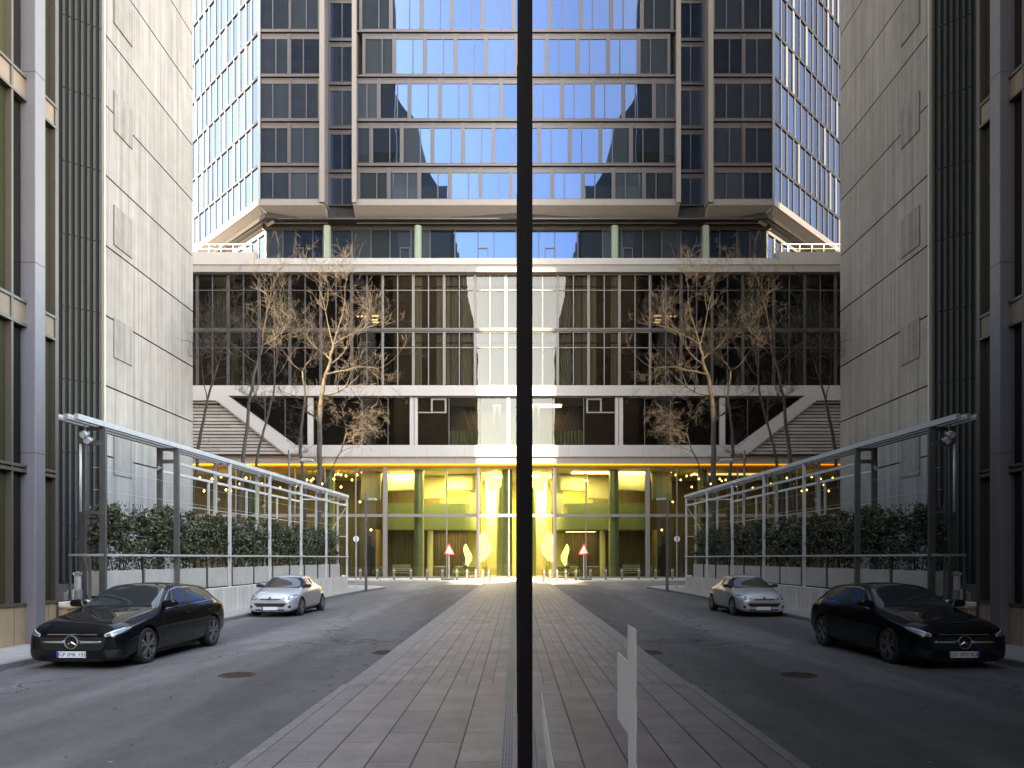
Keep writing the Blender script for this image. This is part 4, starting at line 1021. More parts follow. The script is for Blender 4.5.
# ---- silver coupe
SC = [(.00, .50, .22, .50, .44, .56, .36, .58, .60),
      (.05, .68, .15, .56, .56, .63, .44, .66, .67),
      (.20, .77, .17, .62, .64, .71, .48, .745, .76),
      (.50, .82, .17, .70, .69, .79, .52, .83, .85),
      (.82, .835, .17, .77, .72, .85, .56, .89, .91),
      (1.02, .835, .17, .80, .735, .885, .63, .92, .94),
      (1.12, .835, .17, .815, .74, .90, .655, .95, .97),
      (1.40, .835, .17, .83, .74, .915, .61, 1.11, 1.15),
      (1.72, .835, .17, .84, .74, .93, .55, 1.265, 1.315),
      (1.84, .835, .17, .84, .74, .93, .54, 1.29, 1.345),
      (2.20, .835, .17, .85, .74, .935, 0.485, 1.30, 1.365),
      (2.45, .835, .17, .855, .735, .94, .53, 1.275, 1.345),
      (2.62, .83, .18, .86, .73, .945, .53, 1.23, 1.31),
      (2.85, .825, .19, .865, .72, .955, .56, 1.10, 1.19),
      (3.08, .815, .20, .865, .70, .955, .58, 1.00, 1.05),
      (3.45, .79, .24, .85, .66, .93, .55, .96, .975),
      (3.70, .74, .28, .80, .60, .88, .50, .91, .92),
      (3.83, .58, .34, .66, .48, .72, .40, .74, .75)]
def mats_s(i, j):
    if j in (8, 9, 10) and 5 <= i <= 7: return 1
    if j == 7 and 6 <= i <= 10: return 1
    if j in (9, 10) and i in (12, 13): return 1
    return 0
SCs = shift(SC, .78)
root, body, gl, patch, line, bvh = build_car('parked_car', SCs, mats_s, [(0, 1), (0, -1), (2.44, 1), (2.44, -1)], .30, (-8.07, 25.1, 0), R(-1.6), 'small silver coupe with a lion emblem, parked behind the black hatchback', 'carsilver')
for y in (0, 2.44):
    for s in (1, -1): make_wheel(root, s * (.835 - .11), y, .30, .2, s, 7, False)
patch('grille', [(-.56, .46), (.56, .46), (.44, .34), (-.44, .34)], 'y', 'cargrille', .005); patch('upper_grille', [(-.36, .60), (.36, .60), (.30, .565), (-.30, .565)], 'y', 'cargrille', .004)
patch('emblem', [(-.05, .56), (.02, .56), (.05, .60), (.03, .66), (-.02, .67), (-.06, .63)], 'y', 'steel_dk', .012, cutn=2, thick=.01)
patch('lower_grille', [(-.5, .26), (.5, .26), (.46, .215), (-.46, .215)], 'y', 'cargrille', .003)
for s in (1, -1):
    hl = patch('headlight', [(s * .38, .60), (s * .70, .74), (s * .77, .72), (s * .74, .62), (s * .60, .56)][::s], 'y', 'lens', .004)
    patch('lamp', [(s * .50, .60), (s * .56, .60), (s * .57, .65), (s * .51, .65)][::s], 'y', 'drl', .008, par=hl, cutn=2); patch('lamp', [(s * .62, .63), (s * .68, .63), (s * .69, .68), (s * .63, .68)][::s], 'y', 'drl', .008, par=hl, cutn=2)
    patch('fog_lamp', [(s * .58, .38), (s * .68, .38), (s * .67, .30), (s * .60, .30)][::s], 'y', 'cargrille', .005)
    line('door_gap', [(.50, .24), (.44, .5), (.46, .85)], 'x', .01, 'ink', s); line('door_gap', [(1.72, .24), (1.80, .55), (1.78, .90)], 'x', .01, 'ink', s)
    line('side_strip', [(.48, .52), (1.76, .54)], 'x', .03, 'carsilver', s, off=.012); line('sill_line', [(.4, .23), (2.05, .23)], 'x', .03, 'carplastic', s)
    hp = bvh.ray_cast(Vector((6 * s, 1.6, .76)), Vector((-s, 0, 0)))[0]
    obj('door_handle', MB().bar((hp.x + .022 * s, 1.5, .765), (hp.x + .022 * s, 1.68, .77), .022, .03), 'carsilver', root, local=True, bevel=.006)
    obj('side_mirror', MB().prism([(.68, .92), (.88, .93), (.95, .95), (.95, 1.03), (.88, 1.05), (.72, 1.03)] if s > 0 else [(-.68, .92), (-.72, 1.03), (-.88, 1.05), (-.95, 1.03), (-.95, .95), (-.88, .93)], .50, .66, 'y'), 'carplastic', root, local=True, bevel=.02)
    patch('tail_light', [(s * .45, .84), (s * .72, .84), (s * .72, .72), (s * .5, .74)][::s], 'y', 'red', .004, sgn=1)
py = bvh.ray_cast(Vector((0, -6, .29)), Vector((0, 1, 0)))[0].y - .03
pl = obj('number_plate', MB().box(-.26, .26, py, py + .02, .235, .345), 'plate', root, local=True, bevel=.004); obj('blue_band', MB().box(-.259, -.215, py - .002, py, .237, .343), 'eublue', pl, local=True)
patch('wiper', [(-.5, .32), (.1, .35), (.1, .365), (-.5, .335)], 'z', 'ink', .012); obj('underbody', MB().box(-.66, .66, -.5, 2.9, .13, .2), 'ink', root, local=True)
# ================================================================== LOW WALL, PLANTERS, PERGOLA
def pgX(Y): return -11.08 + .0556 * (Y - 19.86)
M_ = M
# low white wall: runs from beside the near building and turns left at its end
path = [(-10.62, 17.02), (-10.45, 20), (-10.3, 24), (-10.15, 30), (-10.0, 36), (-9.85, 41), (-9.9, 43.5), (-10.3, 45.2), (-11.3, 46.3), (-13, 46.9), (-25, 47.2)]
lw = empty('low_wall', (-10.3, 30, .1)); tag(lw, 'low white stone wall under the planters, curving away at its far end', 'wall')
def strip(path, th, z0, z1):
    m = MB(); L_ = [Vector((*p, 0)) for p in path]; off = []
    for i, p in enumerate(L_):
        d = (L_[min(i + 1, len(L_) - 1)] - L_[max(i - 1, 0)]).normalized(); off.append(p + Vector((-d.y, d.x, 0)) * th)
    n = len(L_); vs = [(p.x, p.y, z0) for p in L_] + [(p.x, p.y, z0) for p in off] + [(p.x, p.y, z1) for p in L_] + [(p.x, p.y, z1) for p in off]
    fs = []
    for i in range(n - 1): fs += [(i, i + 1, 2 * n + i + 1, 2 * n + i), (n + i + 1, n + i, 3 * n + i, 3 * n + i + 1), (2 * n + i, 2 * n + i + 1, 3 * n + i + 1, 3 * n + i)]
    fs += [(0, 2 * n, 3 * n, n), (n - 1, 2 * n - 1, 4 * n - 1, 3 * n - 1)]
    return m.add(vs, fs)
obj('wall_face', strip(path, .3, .1, .9), 'lowwall', lw)
wj = MB()
for i in range(len(path) - 1):
    a = Vector((*path[i], 0)); b = Vector((*path[i + 1], 0)); n = max(1, int((b - a).length / .75))
    d = (b - a).normalized(); nn = Vector((d.y, -d.x, 0)) * .002
    for k in range(n):
        p = a + (b - a) * (k / n); q = p + d * .012; wj.add([tuple(p + nn) [:2] + (.1,), tuple(q + nn)[:2] + (.1,), tuple(q + nn)[:2] + (.89,), tuple(p + nn)[:2] + (.89,)], [(0, 1, 2, 3)])
obj('wall_joint', wj, 'joint', lw)
g = MB(); g.prism([(p[0] - .28, p[1]) for p in path[:-1]] + [(-25, 46.9), (-25, 17.02)], .05, .78); struct('garden_bed', g, 'soil')

# planters along the wall
np_ = 11
pl_mesh = None
leaf_meshes = []
def hedge_mesh(L_, W_, H_, n, seed):
    rnd = random.Random(seed); m = MB(); bl_ = [(rnd.uniform(-L_ / 2 * .8, L_ / 2 * .8), rnd.uniform(-.15, .15), rnd.uniform(.25, .9) * H_, rnd.uniform(.22, .4)) for _ in range(24)]
    for _ in range(n):
        # leaves gathered in clumps, gaps in between
        if rnd.random() < .8:
            c = rnd.choice(bl_); v = Vector((rnd.gauss(0, 1), rnd.gauss(0, 1), rnd.gauss(0, 1))).normalized() * c[3] * rnd.uniform(.6, 1.05)
            p = Vector((c[0], c[1], c[2])) + v
        else: p = Vector((rnd.uniform(-L_ / 2, L_ / 2), rnd.uniform(-W_ / 2, W_ / 2), rnd.uniform(0, H_ * .9)))
        if p.z < .02 or abs(p.y) > .42 or abs(p.x) > L_ / 2 + .12: continue
        if p.z > H_ * .82 + .35 * math.sin(p.x * 3 + seed): continue
        s = rnd.uniform(.05, .095); a = Vector((rnd.gauss(0, 1), rnd.gauss(0, 1), rnd.gauss(0, .7))).normalized(); b = a.orthogonal().normalized()
        q = Matrix.Rotation(rnd.uniform(0, 6.28), 3, a); b = q @ b; c2 = a.cross(b)
        m.add([p - b * s, p + c2 * s * .45 + a * .01, p + b * s * 1.1, p - c2 * s * .45 + a * .01], [(0, 1, 2, 3)])
    return m
hm = []
for s in range(3):
    mb = hedge_mesh(1.95, .7, 2.35, 3300, s + 3); me = bpy.data.meshes.new('leaves'); me.from_pydata([tuple(v) for v in mb.v], [], mb.f); me.materials.append(M['leaf']); hm.append(me)
def stem_mesh(seed):
    rnd = random.Random(seed); m = MB()
    for k in range(7):
        x = rnd.uniform(-.8, .8); pts = [(x, rnd.uniform(-.1, .1), -.25)]
        for j in range(5): x += rnd.uniform(-.1, .1); pts.append((x, rnd.uniform(-.2, .2), .4 * (j + 1)))
        m.tube(pts, [.018, .016, .014, .011, .009, .006], 5)
    return m
desc_h = ['hedge shrub nearest the near building, first in the planter row', 'second hedge shrub in the planter row, above the black car roof', 'third hedge shrub in the planter row, behind the black car', 'fourth hedge shrub, left of the white tall pergola post pair',
          'fifth hedge shrub in the row, between the two cars', 'sixth hedge shrub, at the middle of the planter row', 'seventh hedge shrub, just above the silver car bonnet', 'eighth hedge shrub, above the silver car roof',
          'ninth hedge shrub, third from the far end of the row', 'tenth hedge shrub, last but one towards the hotel', 'last hedge shrub in the row, nearest the hotel']
for k in range(np_):
    Y = 21.0 + 1.98 * k; X = pgX(Y) - .42
    rz = math.atan2(1, .0556)
    p = empty('planter', (X, Y, .92), rz); tag(p, ('pale stone planter box holding the ' + desc_h[k].split(' hedge')[0] + ' hedge shrub of the row') if k not in (0, 10) else ('pale stone planter box at the ' + ('near' if k == 0 else 'far') + ' end of the hedge row'), 'planter', 'stone planters along the low wall')
    t = MB(); a, b, c, d, h = -.93, .93, -.36, .36, .68
    t.box(a, b, c, c + .06, 0, h).box(a, b, d - .06, d, 0, h).box(a, a + .06, c + .06, d - .06, 0, h).box(b - .06, b, c + .06, d - .06, 0, h)
    obj('box', t, 'planter', p, local=True, bevel=.01); obj('soil', MB().box(a + .06, b - .06, c + .06, d - .06, .3, .6), 'soil', p, local=True)
    hs = empty('hedge_shrub', (X, Y, 1.58), rz + (math.pi if k % 2 else 0)); tag(hs, desc_h[k], 'shrub', 'evergreen shrubs in the planter row')
    o = bpy.data.objects.new('foliage', hm[k % 3]); col.objects.link(o); o.parent = hs; o.scale = (1, 1, random.uniform(.84, .95))
    obj('stem', stem_mesh(k), 'bark_dk', hs, local=True)

# pergola: one steel frame
pg = empty('pergola', (-10.5, 30, .78)); tag(pg, 'long steel pergola frame standing over the planter hedge', 'pergola')
ZT = 5.6
PY = [19.86 + 3.84 * k for k in range(7)]
tb = MB()
for off in (0, -.27, -.54):
    tb.bar((pgX(18.75) + off, 18.75, ZT - .06), (pgX(43.1) + off, 43.1, ZT - .06), .12, .14)
obj('top_beam', tb, 'paint', pg)
obj('handrail', MB().bar((pgX(19.9) + .06, 19.9, 2.03), (pgX(43) + .06, 43, 2.03), .05, .06), 'paint', pg)
obj('long_beam', MB().bar((pgX(PY[1]), PY[1], ZT - .62), (pgX(43), 43, ZT - .62), .07, .09), 'paint', pg)
for k, Y in enumerate(PY):
    X = pgX(Y); w = .16 if k < 2 else .1
    o = obj('post', MB().box(X - w / 2, X + w / 2, Y - .05, Y + .05, .78, ZT - .13), 'steel_dk' if k < 2 else 'paint', pg)
    o = obj('post', MB().box(X - .54 - w / 2, X - .54 + w / 2, Y - .05, Y + .05, .78, ZT - .13), 'steel_dk' if k < 2 else 'paint', pg)
    for za, zb_ in ((ZT - .62, ZT - .5), (ZT - .22, ZT - .135)): obj('cross_bar', MB().box(X - .54 + w / 2, X - w / 2, Y - .04, Y + .04, za, zb_), 'steel_dk' if k < 2 else 'paint', pg)
# slim uprights of the hand railing
for k in range(12):
    Y = 20.9 + 2.0 * k
    X = pgX(Y) - .42; obj('upright', MB().box(X + .38, X + .44, Y + .92, Y + .98, .9, 2.0), 'steel_bk', pg)
# wires across the frame
wr = MB()
for z in (2.6, 3.2, 3.8, 4.4): wr.tube([(pgX(19.9) - .3, 19.9, z), (pgX(43) - .3, 43, z)], .006, 4)
obj('wire', wr, 'paint', pg)
# end frame towards the hotel
Xe, Ye = pgX(PY[6]), PY[6]
ef = MB(); ef.bar((Xe - .54, Ye, .9), (Xe - .54 + .0, Ye, ZT - .1), .06)
for z in (2.03, 3.2): ef.bar((Xe - 2.6, Ye, z), (Xe, Ye, z), .06)
ef.bar((Xe - 2.6, Ye, .8), (Xe - .05, Ye, ZT - .7), .05); ef.bar((Xe - 2.6, Ye, .8), (Xe - 2.6, Ye, ZT - .2), .07); ef.bar((Xe - 2.6, Ye, ZT - .25), (Xe, Ye, ZT - .25), .06)
obj('end_frame', ef, 'paint', pg)
# second, deeper row of the frame (seen between the posts)
br = MB(); BX = -2.6
for Y in PY[2:]:
    br.bar((pgX(Y) + BX, Y, .8), (pgX(Y) + BX, Y, ZT - .4), .08)
br.bar((pgX(PY[2]) + BX, PY[2], ZT - .4), (pgX(43) + BX, 43, ZT - .4), .08, .1)
for z in (3.0, 3.5, 4.0): br.bar((pgX(PY[2]) + BX, PY[2], z), (pgX(43) + BX, 43, z), .04)
obj('rear_frame', br, 'paint', pg)

# floodlights clamped on the pergola
def floodlight(x, y, Y, lab, s_=1.0, X=None, gr='floodlights on the pergola'):
    s = s_ * .7
    X = WX(x, Y) if X is None else X; Z = WZ(y, Y)
    r = empty('floodlight', (X, Y, Z)); tag(r, lab, 'floodlight', gr)
    obj('bracket', MB().bar((X, Y, Z + .3 * s), (X, Y, Z + .08 * s), .03).bar((X - .12 * s, Y, Z + .08 * s), (X + .12 * s, Y, Z + .08 * s), .03), 'steel_dk', r)
    obj('housing', MB().tube([(X + .02, Y + .1 * s, Z + .05 * s), (X, Y - .02, Z), (X - .01, Y - .12 * s, Z - .05 * s)], [.07 * s, .11 * s, .13 * s], 14), 'steel', r, smooth=False)
    obj('lens', MB().tube([(X - .01, Y - .122 * s, Z - .051 * s), (X - .011, Y - .13 * s, Z - .054 * s)], [.11 * s, .11 * s], 14), 'drl', r)
floodlight(85, 434, 19.0, 'left floodlight of the pair hanging at the near end of the pergola', 1.1)
floodlight(89, 440, 19.1, 'right and lower floodlight of the pair at the near end of the pergola', 1.1)
floodlight(159, 468, 23.5, 'small floodlight on the second pergola post, pointing at the hedge', .8)
floodlight(218, 500, 30, 'small floodlight deep in the pergola behind the third post', 1)
floodlight(264, 506, 33, 'small floodlight deep in the pergola behind the middle posts', 1)
# electrical cluster box + white tube at the near end
tl = empty('tube_light', (WX(80, 19.2), 19.2, 3.1)); tag(tl, 'slim vertical white tube light by the near pergola post', 'light')
obj('tube', MB().tube([(WX(80.5, 19.2), 19.2, WZ(512, 19.2)), (WX(80.5, 19.2), 19.2, WZ(444, 19.2))], .03, 10), 'white', tl, smooth=True)
obj('bracket', MB().box(WX(80, 19.25), WX(103, 19.25), 19.2, 19.26, WZ(514, 19.2), WZ(511, 19.2)).box(WX(80, 19.25), WX(103, 19.25), 19.2, 19.26, WZ(445, 19.2), WZ(443, 19.2)), 'steel_dk', tl)
# railing at the alley next to the near building
rl = empty('alley_railing', (-11.5, 18.2, .78)); tag(rl, 'short dark railing closing the alley between near building and pergola', 'railing')
Yr = 18.4
for x in (70, 90): obj('post', MB().bar((WX(x, Yr), Yr, .78), (WX(x, Yr), Yr, WZ(556, Yr)), .05), 'steel_dk', rl)
obj('handrail', MB().bar((WX(69, Yr), Yr, WZ(555, Yr)), (WX(103, Yr), Yr, WZ(555, Yr)), .06), 'steel', rl)
obj('brace', MB().bar((WX(83, Yr), Yr, WZ(556, Yr)), (WX(90, Yr), Yr, WZ(575, Yr)), .03), 'steel_dk', rl)
bl2 = empty('bollard_light', (WX(78, 19.8), 19.8, .78)); tag(bl2, 'stubby cylindrical bollard light behind the alley railing', 'bollard light')
X = WX(78, 19.8)
obj('base', MB().lathe([(0, .78), (.12, .78), (.12, 1.1), (.09, 1.12)], (X, 19.8, 0), n=20), 'steel', bl2, smooth=False)
obj('lens', MB().lathe([(.085, 1.12), (.085, 1.5)], (X, 19.8, 0), n=20), 'white', bl2, smooth=True)
obj('cap', MB().lathe([(.12, 1.5), (.12, 1.56), (0, 1.6)], (X, 19.8, 0), n=20), 'steel', bl2)
ub = empty('white_kerb_block', (WX(75, 20.3), 20.3, .78)); tag(ub, 'low white stone block lying behind the alley railing', 'stone block')
t = MB().box(WX(66, 20.3), WX(92, 20.3), 20.2, 20.7, .78, 1.0).box(WX(68, 20.3), WX(90, 20.3), 20.25, 20.65, 1.0, 1.06)
obj('slab', t, 'white', ub, bevel=.01)
# stone end of the low wall beside the near building
sp_ = empty('stone_step', (-10.9, 17.3, .1)); tag(sp_, 'sandstone step block between the glass office and the low wall', 'step')
obj('block', MB().box(-10.75, -10.35, 17.06, 17.8, .1, .78), 'stone', sp_, bevel=.01); obj('cap', MB().box(-10.8, -10.3, 17.03, 17.83, .78, .84), 'stone', sp_, bevel=.01)

# ================================================================== TREES
def tree(pts_px, Y, r0, crown, seed, lab, droop=False, mat='bark'):
    rnd = random.Random(seed)
    base = Vector((WX(pts_px[0][0], Y), Y, .78)); r = empty('bare_tree', base); tag(r, lab, 'tree', 'bare trees behind the pergola')
    tp = [Vector((base.x, Y, .78))] + [Vector((WX(x, Y), Y + rnd.uniform(-.1, .1), WZ(y, Y))) for x, y in pts_px]
    m = MB(); n = len(tp); rr = [r0 * (1 - .62 * i / (n - 1)) for i in range(n)]
    # refine the trunk
    fine = []; fr = []
    for i in range(n - 1):
        for q in range(4):
            t = q / 4; fine.append(tp[i].lerp(tp[i + 1], t) + Vector((rnd.uniform(-1, 1), rnd.uniform(-1, 1), 0)) * .04); fr.append(rr[i] + (rr[i + 1] - rr[i]) * t)
    fine.append(tp[-1]); fr.append(rr[-1]); m.tube(fine, fr, 9)
    obj('trunk', m, mat, r, smooth=True)
    c = MB()
    def grow(p, d, ln, rad, lvl):
        steps = 5; pts = [p]; rs = [rad]; dd = d.copy()
        for k in range(steps):
            dd = (dd + Vector((rnd.gauss(0, .18), rnd.gauss(0, .18), rnd.gauss(.05, .14)))).normalized()
            if droop and lvl >= 2: dd.z -= .12
            p = p + dd * ln / steps; pts.append(p); rs.append(max(.006, rad * (1 - .7 * (k + 1) / steps)))
        c.tube(pts, rs, 5 if lvl < 2 else 3, cap=False)
        if lvl >= 4: return
        nb_ = {0: 5, 1: 4, 2: 4, 3: 2}[lvl]
        for k in range(nb_):
            i = rnd.randint(1, steps); q = pts[i]; ax = Vector((rnd.gauss(0, 1), rnd.gauss(0, 1), rnd.gauss(0, .6))).normalized()
            nd = (dd * .75 + ax * .75).normalized(); nd.z += .15
            grow(q, nd.normalized(), ln * rnd.uniform(.45, .7), rs[i] * .66, lvl + 1)
    for (idx, dx, dz, ln) in crown:
        i = int(idx * (len(fine) - 1)); p = fine[i]; grow(p, Vector((dx, rnd.uniform(-.5, .5), dz * .8)).normalized(), ln * .78, fr[i] * .55, 0)
    obj('crown', c, mat, r)
    return r
tree([(194, 490), (199, 440), (204, 418), (209, 395), (218, 365)], 44.5, .13, [(.75, -.3, 1, 3.0), (1, .5, .8, 4.5), (1, 0, 1, 4), (.9, .9, .5, 3.5)], 1, 'leftmost bare tree, leaning right in front of the louvred screen', mat='bark_dk')
tree([(239, 500), (244, 450), (250, 405), (255, 370), (262, 345)], 42.5, .14, [(.6, .9, .7, 2.2), (.85, -.6, .9, 3.6), (1, -.1, 1, 4.2), (1, .7, .8, 3.6), (.93, .9, .2, 3.0)], 2, 'second bare tree from the left, straight trunk crossing the slanted white beam', mat='bark')
tree([(250, 492), (257, 458), (263, 432), (272, 395), (277, 360)], 44.0, .11, [(.7, -.7, .8, 2.4), (.9, .8, .8, 3.4), (1, 0, 1, 4.2), (1, -.8, .9, 3.6)], 5, 'thin bare tree leaning right, third from the left', mat='bark_dk')
tree([(305, 482), (300, 452), (301, 430), (305, 400), (303, 372)], 45.0, .12, [(.3, -.7, 1, 2.4), (.8, -.8, .9, 3.0), (1, .1, 1, 4.4), (1, -.8, .9, 4)], 8, 'bare tree with a curved thin trunk just left of the pale one', mat='bark_dk')
tree([(319, 484), (320, 440), (320, 405), (323, 385), (329, 365), (333, 345)], 45.6, .19, [(.45, -.5, .9, 2.6), (.6, .9, .2, 3.4), (.78, 1, .35, 4.3), (.85, .8, .8, 4.2), (.9, -.7, 1, 4.3), (1, .25, 1, 4.8), (1, .9, .7, 3.8), (1, -.5, 1, 4.6)], 11, 'tallest bare tree with a pale sunlit trunk and the widest crown', mat='bark')
tree([(326, 484), (332, 470), (340, 452), (346, 434)], 47.5, .07, [(.8, 1, .2, 3.0), (1, .9, .6, 3.0), (1, .1, .9, 2.6), (1, 1, -.1, 3.2)], 14, 'small spreading bare tree right of the pale trunk, against dark glass', True, mat='bark')

# ================================================================== STREET FURNITURE
def lamp_post(x, ytop, ybase, Y, arm, lab, head, zb=.1):
    X = WX(x, Y); zt_ = WZ(ytop, Y); r = empty('street_lamp', (X, Y, zb)); tag(r, lab, 'street lamp')
    obj('pole', MB().lathe([(0, zb), (.11, zb), (.11, zb + .05), (.085, zb + .06), (.085, zb + 1.3), (.06, zb + 1.35), (.055, zt_), (0, zt_ + .01)], (X, Y, 0), n=16), 'steel_dk', r, smooth=False)
    obj('arm', MB().bar((X, Y, WZ(head[1], Y) + .04), (WX(head[0], Y), Y, WZ(head[1], Y) + .02), .04), 'steel_dk', r)
    hx = WX(head[0], Y); hz = WZ(head[1], Y); s = head[2]
    obj('lamp_head', MB().prism([(hx - s, hz - .03), (hx + s, hz - .05), (hx + s * .8, hz + .06), (hx - s * .7, hz + .09)], Y - .16, Y + .16, 'y'), 'steel', r, bevel=.02)
    obj('lens', MB().box(hx - s * .7, hx + s * .7, Y - .12, Y + .12, hz - .06, hz - .045), 'drl', r)
lamp_post(366, 493, 592, 42.6, 1, 'slim grey lamp post at the rounded end of the left pavement', (372, 499.5, .28))
lamp_post(289, 450, 590, 44.8 - 8, 1, 'dark lamp post with a flat arm rising behind the hedge', (307, 460.5, .36), .78)
sg = empty('sign_post', (WX(356, 44.5), 44.5, .1)); tag(sg, 'thin post with a small round white sign beside the end of the low wall', 'sign')
X = WX(356.3, 44.5)
obj('post', MB().tube([(X, 44.5, .1), (X, 44.5, 3.3)], .03, 10), 'steel', sg)
obj('sign_face', MB().tube([(X, 44.42, WZ(539, 44.5)), (X, 44.45, WZ(539, 44.5))], .17, 20), 'signwhite', sg); obj('sign_border', MB().tube([(X, 44.452, WZ(539, 44.5)), (X, 44.465, WZ(539, 44.5))], .19, 20), 'steel_dk', sg)
obj('symbol', MB().box(X - .03, X + .03, 44.41, 44.418, WZ(539, 44.5) - .13, WZ(539, 44.5) + .13), 'steel_dk', sg)
# bollards: a copied prototype
bp_ = [(360.5, 63.6), (377.2, 63.6), (394, 63.5), (411, 63.3), (427, 62.9), (442.2, 62.2), (457, 61.3), (467.2, 60), (476, 58.6), (483.2, 57.2), (489.2, 55.6)]
b0 = empty('bollard', (0, 0, .1))
obj('post', MB().lathe([(0, 0), (.1, 0), (.1, .9), (.085, .94), (0, .95)], n=18), 'steel_dk', b0, local=True, smooth=False)
obj('collar', MB().lathe([(.104, .74), (.104, .8), (.1, .8), (.1, .74)], n=18), 'steel', b0, local=True)
words = ['leftmost bollard, by the far end of the pergola', 'second bollard from the left, right of the slim lamp post', 'third bollard from the left, before the wide lobby mullion', 'fourth bollard from the left', 'fifth bollard from the left, before the cream lobby column', 'bollard just left of the red triangle sign', 'bollard just right of the red triangle sign',
         'eighth bollard from the left, where the curve starts', 'third bollard from the right end of the row', 'second bollard from the right end of the row', 'rightmost bollard, nearest the glass facade']
for i, (x, Y) in enumerate(bp_):
    o = b0 if i == 0 else copy_tree(b0); o.location = (WX(x, Y), Y, .1)
    tag(o, words[i], 'bollard', 'dark steel bollards in front of the lobby')
# warning triangle
ws = empty('warning_sign', (WX(449, 63), 63, .1)); tag(ws, 'red bordered triangular warning sign on a post in front of the lobby', 'sign'); X = WX(449, 63)
obj('base', MB().box(X - .45, X + .45, 62.75, 63.2, .1, .2), 'steel_bk', ws, bevel=.02); obj('post', MB().tube([(X, 63, .2), (X, 63, 3.1)], .035, 8), 'steel', ws)
zc = WZ(551, 63); 
obj('sign_border', MB().prism([(X - .46, zc - .28), (X + .46, zc - .28), (X, zc + .66)], 62.9, 62.93, 'y'), 'red', ws); obj('sign_face', MB().prism([(X - .3, zc - .18), (X + .3, zc - .18), (X, zc + .43)], 62.88, 62.897, 'y'), 'signwhite', ws)
obj('symbol', MB().prism([(X - .06, zc - .13), (X + .1, zc - .13), (X + .03, zc + .05), (X + .03, zc + .2), (X - .04, zc + .2)], 62.87, 62.878, 'y'), 'ink', ws)
# manhole covers
def manhole(x, y, r, lab):
    D = EYE / (y - HZ) * F; X = WX(x, D); e = empty('manhole_cover', (X, D, .002)); tag(e, lab, 'manhole cover', 'cast iron covers in the asphalt')
    m = MB().lathe([(0, .006), (r * .92, .006), (r * .92, .004)], (X, D, 0), n=28); 
    for k in range(-3, 4):
        a = k * r * .24; l = math.sqrt(max(0, (r * .85) ** 2 - a * a)); m.box(X - l, X + l, D + a - .012, D + a + .012, .006, .011)
    obj('lid', m, 'iron', e); obj('ring', MB().lathe([(r * .94, .004), (r * .94, .01), (r * 1.1, .01), (r * 1.1, .001)], (X, D, 0), n=28), 'iron', e)
manhole(237, 675, .27, 'round cast iron manhole cover nearer the viewer, left lane'); manhole(388, 652.5, .3, 'smaller looking manhole cover close to the stone kerb')
# drain grating along the glass
dg = empty('drain_grating', (-.08, 5, .05)); tag(dg, 'galvanised drain grating set in the paving along the glass', 'drain')
t = MB().box(-.146, -.138, .5, 9.7, .051, .057).box(-.03, -.022, .5, 9.7, .051, .057)
y = .5
while y < 9.7: t.box(-.138, -.03, y, y + .014, .051, .056); y += .045
for k in range(1, 4): t.box(-.138 + k * .027, -.133 + k * .027, .5, 9.7, .0512, .0552)
obj('grate', t, 'drain', dg); obj('trough', MB().box(-.146, -.022, .5, 9.7, .046, .0506), 'mullion', dg)
g = MB(); g.box(-.146, -.022, 9.705, 56, .0502, .054); struct('drain_channel', g, 'channel')
# white film lettering stuck on the glass
def film(px, lab, cat='sticker', x=GX - .00025):
    pts = []
    for (a, b) in px:
        Y = x * F / (a - VX); pts.append((x, Y, EYE + (HZ - b) / F * Y))
    m = MB(); n = len(pts); m.add(pts + [(p[0] + .0002, p[1], p[2]) for p in pts], [tuple(range(n)), tuple(range(2 * n - 1, n - 1, -1))] + [(i, (i + 1) % n, n + (i + 1) % n, n + i) for i in range(n)])
    c = Vector(pts[0]); o = obj('glass_sticker', m, 'vinyl', loc=c); tag(o, lab, cat, 'white film stickers on the glass'); return o
film([(627.6, 625), (635.2, 629.2), (635.8, 800), (628.8, 800), (627.8, 733.4), (617.5, 718.5), (617.3, 652), (627.4, 661.6)], 'tall white film bar with a side flag stuck on the glass at lower right')
film([(541.6, 692.8), (543.2, 703), (545.5, 718), (549.5, 744), (554.8, 775), (547.5, 775), (546, 752), (543.5, 735), (542, 715)], 'sliver of white film lettering on the glass beside the black mullion')

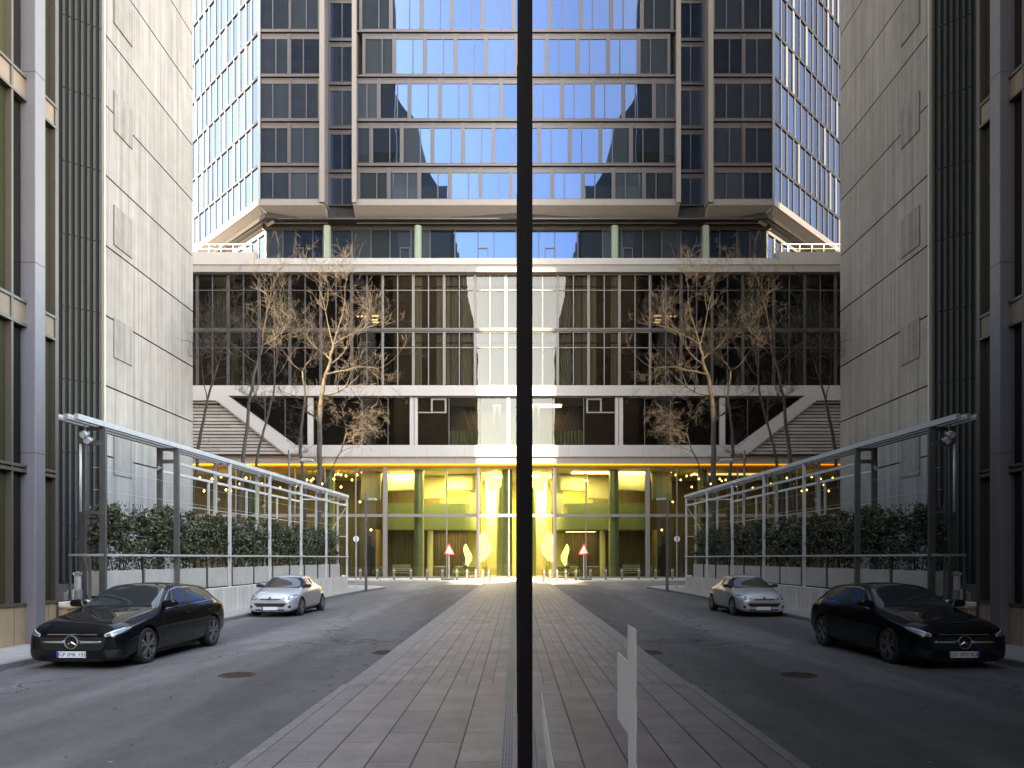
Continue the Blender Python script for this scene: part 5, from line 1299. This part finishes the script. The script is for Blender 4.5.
# small litter and dead leaves along the kerbs
lit = MB(); rnd = random.Random(21)
for k in range(420):
    y = rnd.uniform(5, 46); side = rnd.random()
    x = -8.85 + abs(rnd.gauss(0, .25)) if side < .5 else (-2.65 - abs(rnd.gauss(0, .2)) if side < .75 else rnd.uniform(-8.5, -2.7)); s_ = rnd.uniform(.012, .035); a = rnd.uniform(0, 6.28)
    if -8.9 < x < -6.6 and 12.5 < y < 28: x = -8.86
    c, q = math.cos(a) * s_, math.sin(a) * s_
    lit.add([(x - c, y - q, .006), (x + q * .5, y - c * .5, .012), (x + c, y + q, .007), (x - q * .5, y + c * .5, .014)], [(0, 1, 2, 3)])
tag(obj('fallen_leaves', lit, 'bark', loc=(-5, 20, 0)), 'scattered dead leaves and grit on the asphalt and along the kerbs', 'leaves', kind='stuff')

# ================================================================== LIGHT
w = bpy.data.worlds.new('World'); scn.world = w; w.use_nodes = True; t = w.node_tree; t.nodes.clear()
sky = t.nodes.new('ShaderNodeTexSky'); sky.sky_type = 'NISHITA'; sky.sun_disc = False
SAZ, SEL = 25.0, 33.0    # the sun stands behind the viewer to the left
sky.sun_elevation = R(SEL)
sdir = Vector((-math.sin(R(SAZ)) * math.cos(R(SEL)), -math.cos(R(SAZ)) * math.cos(R(SEL)), math.sin(R(SEL))))   # towards the sun
sky.sun_rotation = math.atan2(sdir.x, sdir.y); sky.air_density = 1.0; sky.dust_density = .6; sky.ozone_density = 1.2
bg = t.nodes.new('ShaderNodeBackground'); bg.inputs[1].default_value = .15; ow = t.nodes.new('ShaderNodeOutputWorld')
t.links.new(sky.outputs[0], bg.inputs[0]); t.links.new(bg.outputs[0], ow.inputs[0])
sl = bpy.data.lights.new('sun', 'SUN'); sl.energy = 3.5; sl.angle = R(.5); sl.color = (1, .9, .74); so = bpy.data.objects.new('sun', sl); col.objects.link(so)
so.rotation_euler = sdir.to_track_quat('Z', 'Y').to_euler(); so.location = (10, -20, 60)
scn.render.engine = 'CYCLES'
scn.cycles.caustics_reflective = False; scn.cycles.caustics_refractive = False; scn.cycles.max_bounces = 7; scn.cycles.diffuse_bounces = 4; scn.cycles.glossy_bounces = 5; scn.cycles.transparent_max_bounces = 10
scn.cycles.sample_clamp_indirect = 6
scn.view_settings.view_transform = 'Standard'; scn.view_settings.look = 'None'; scn.view_settings.gamma = 1; scn.view_settings.use_curve_mapping = False
scn.view_settings.exposure = 3.92
scn.view_settings.use_white_balance = True; scn.view_settings.white_balance_temperature = 10000; scn.view_settings.white_balance_tint = 10
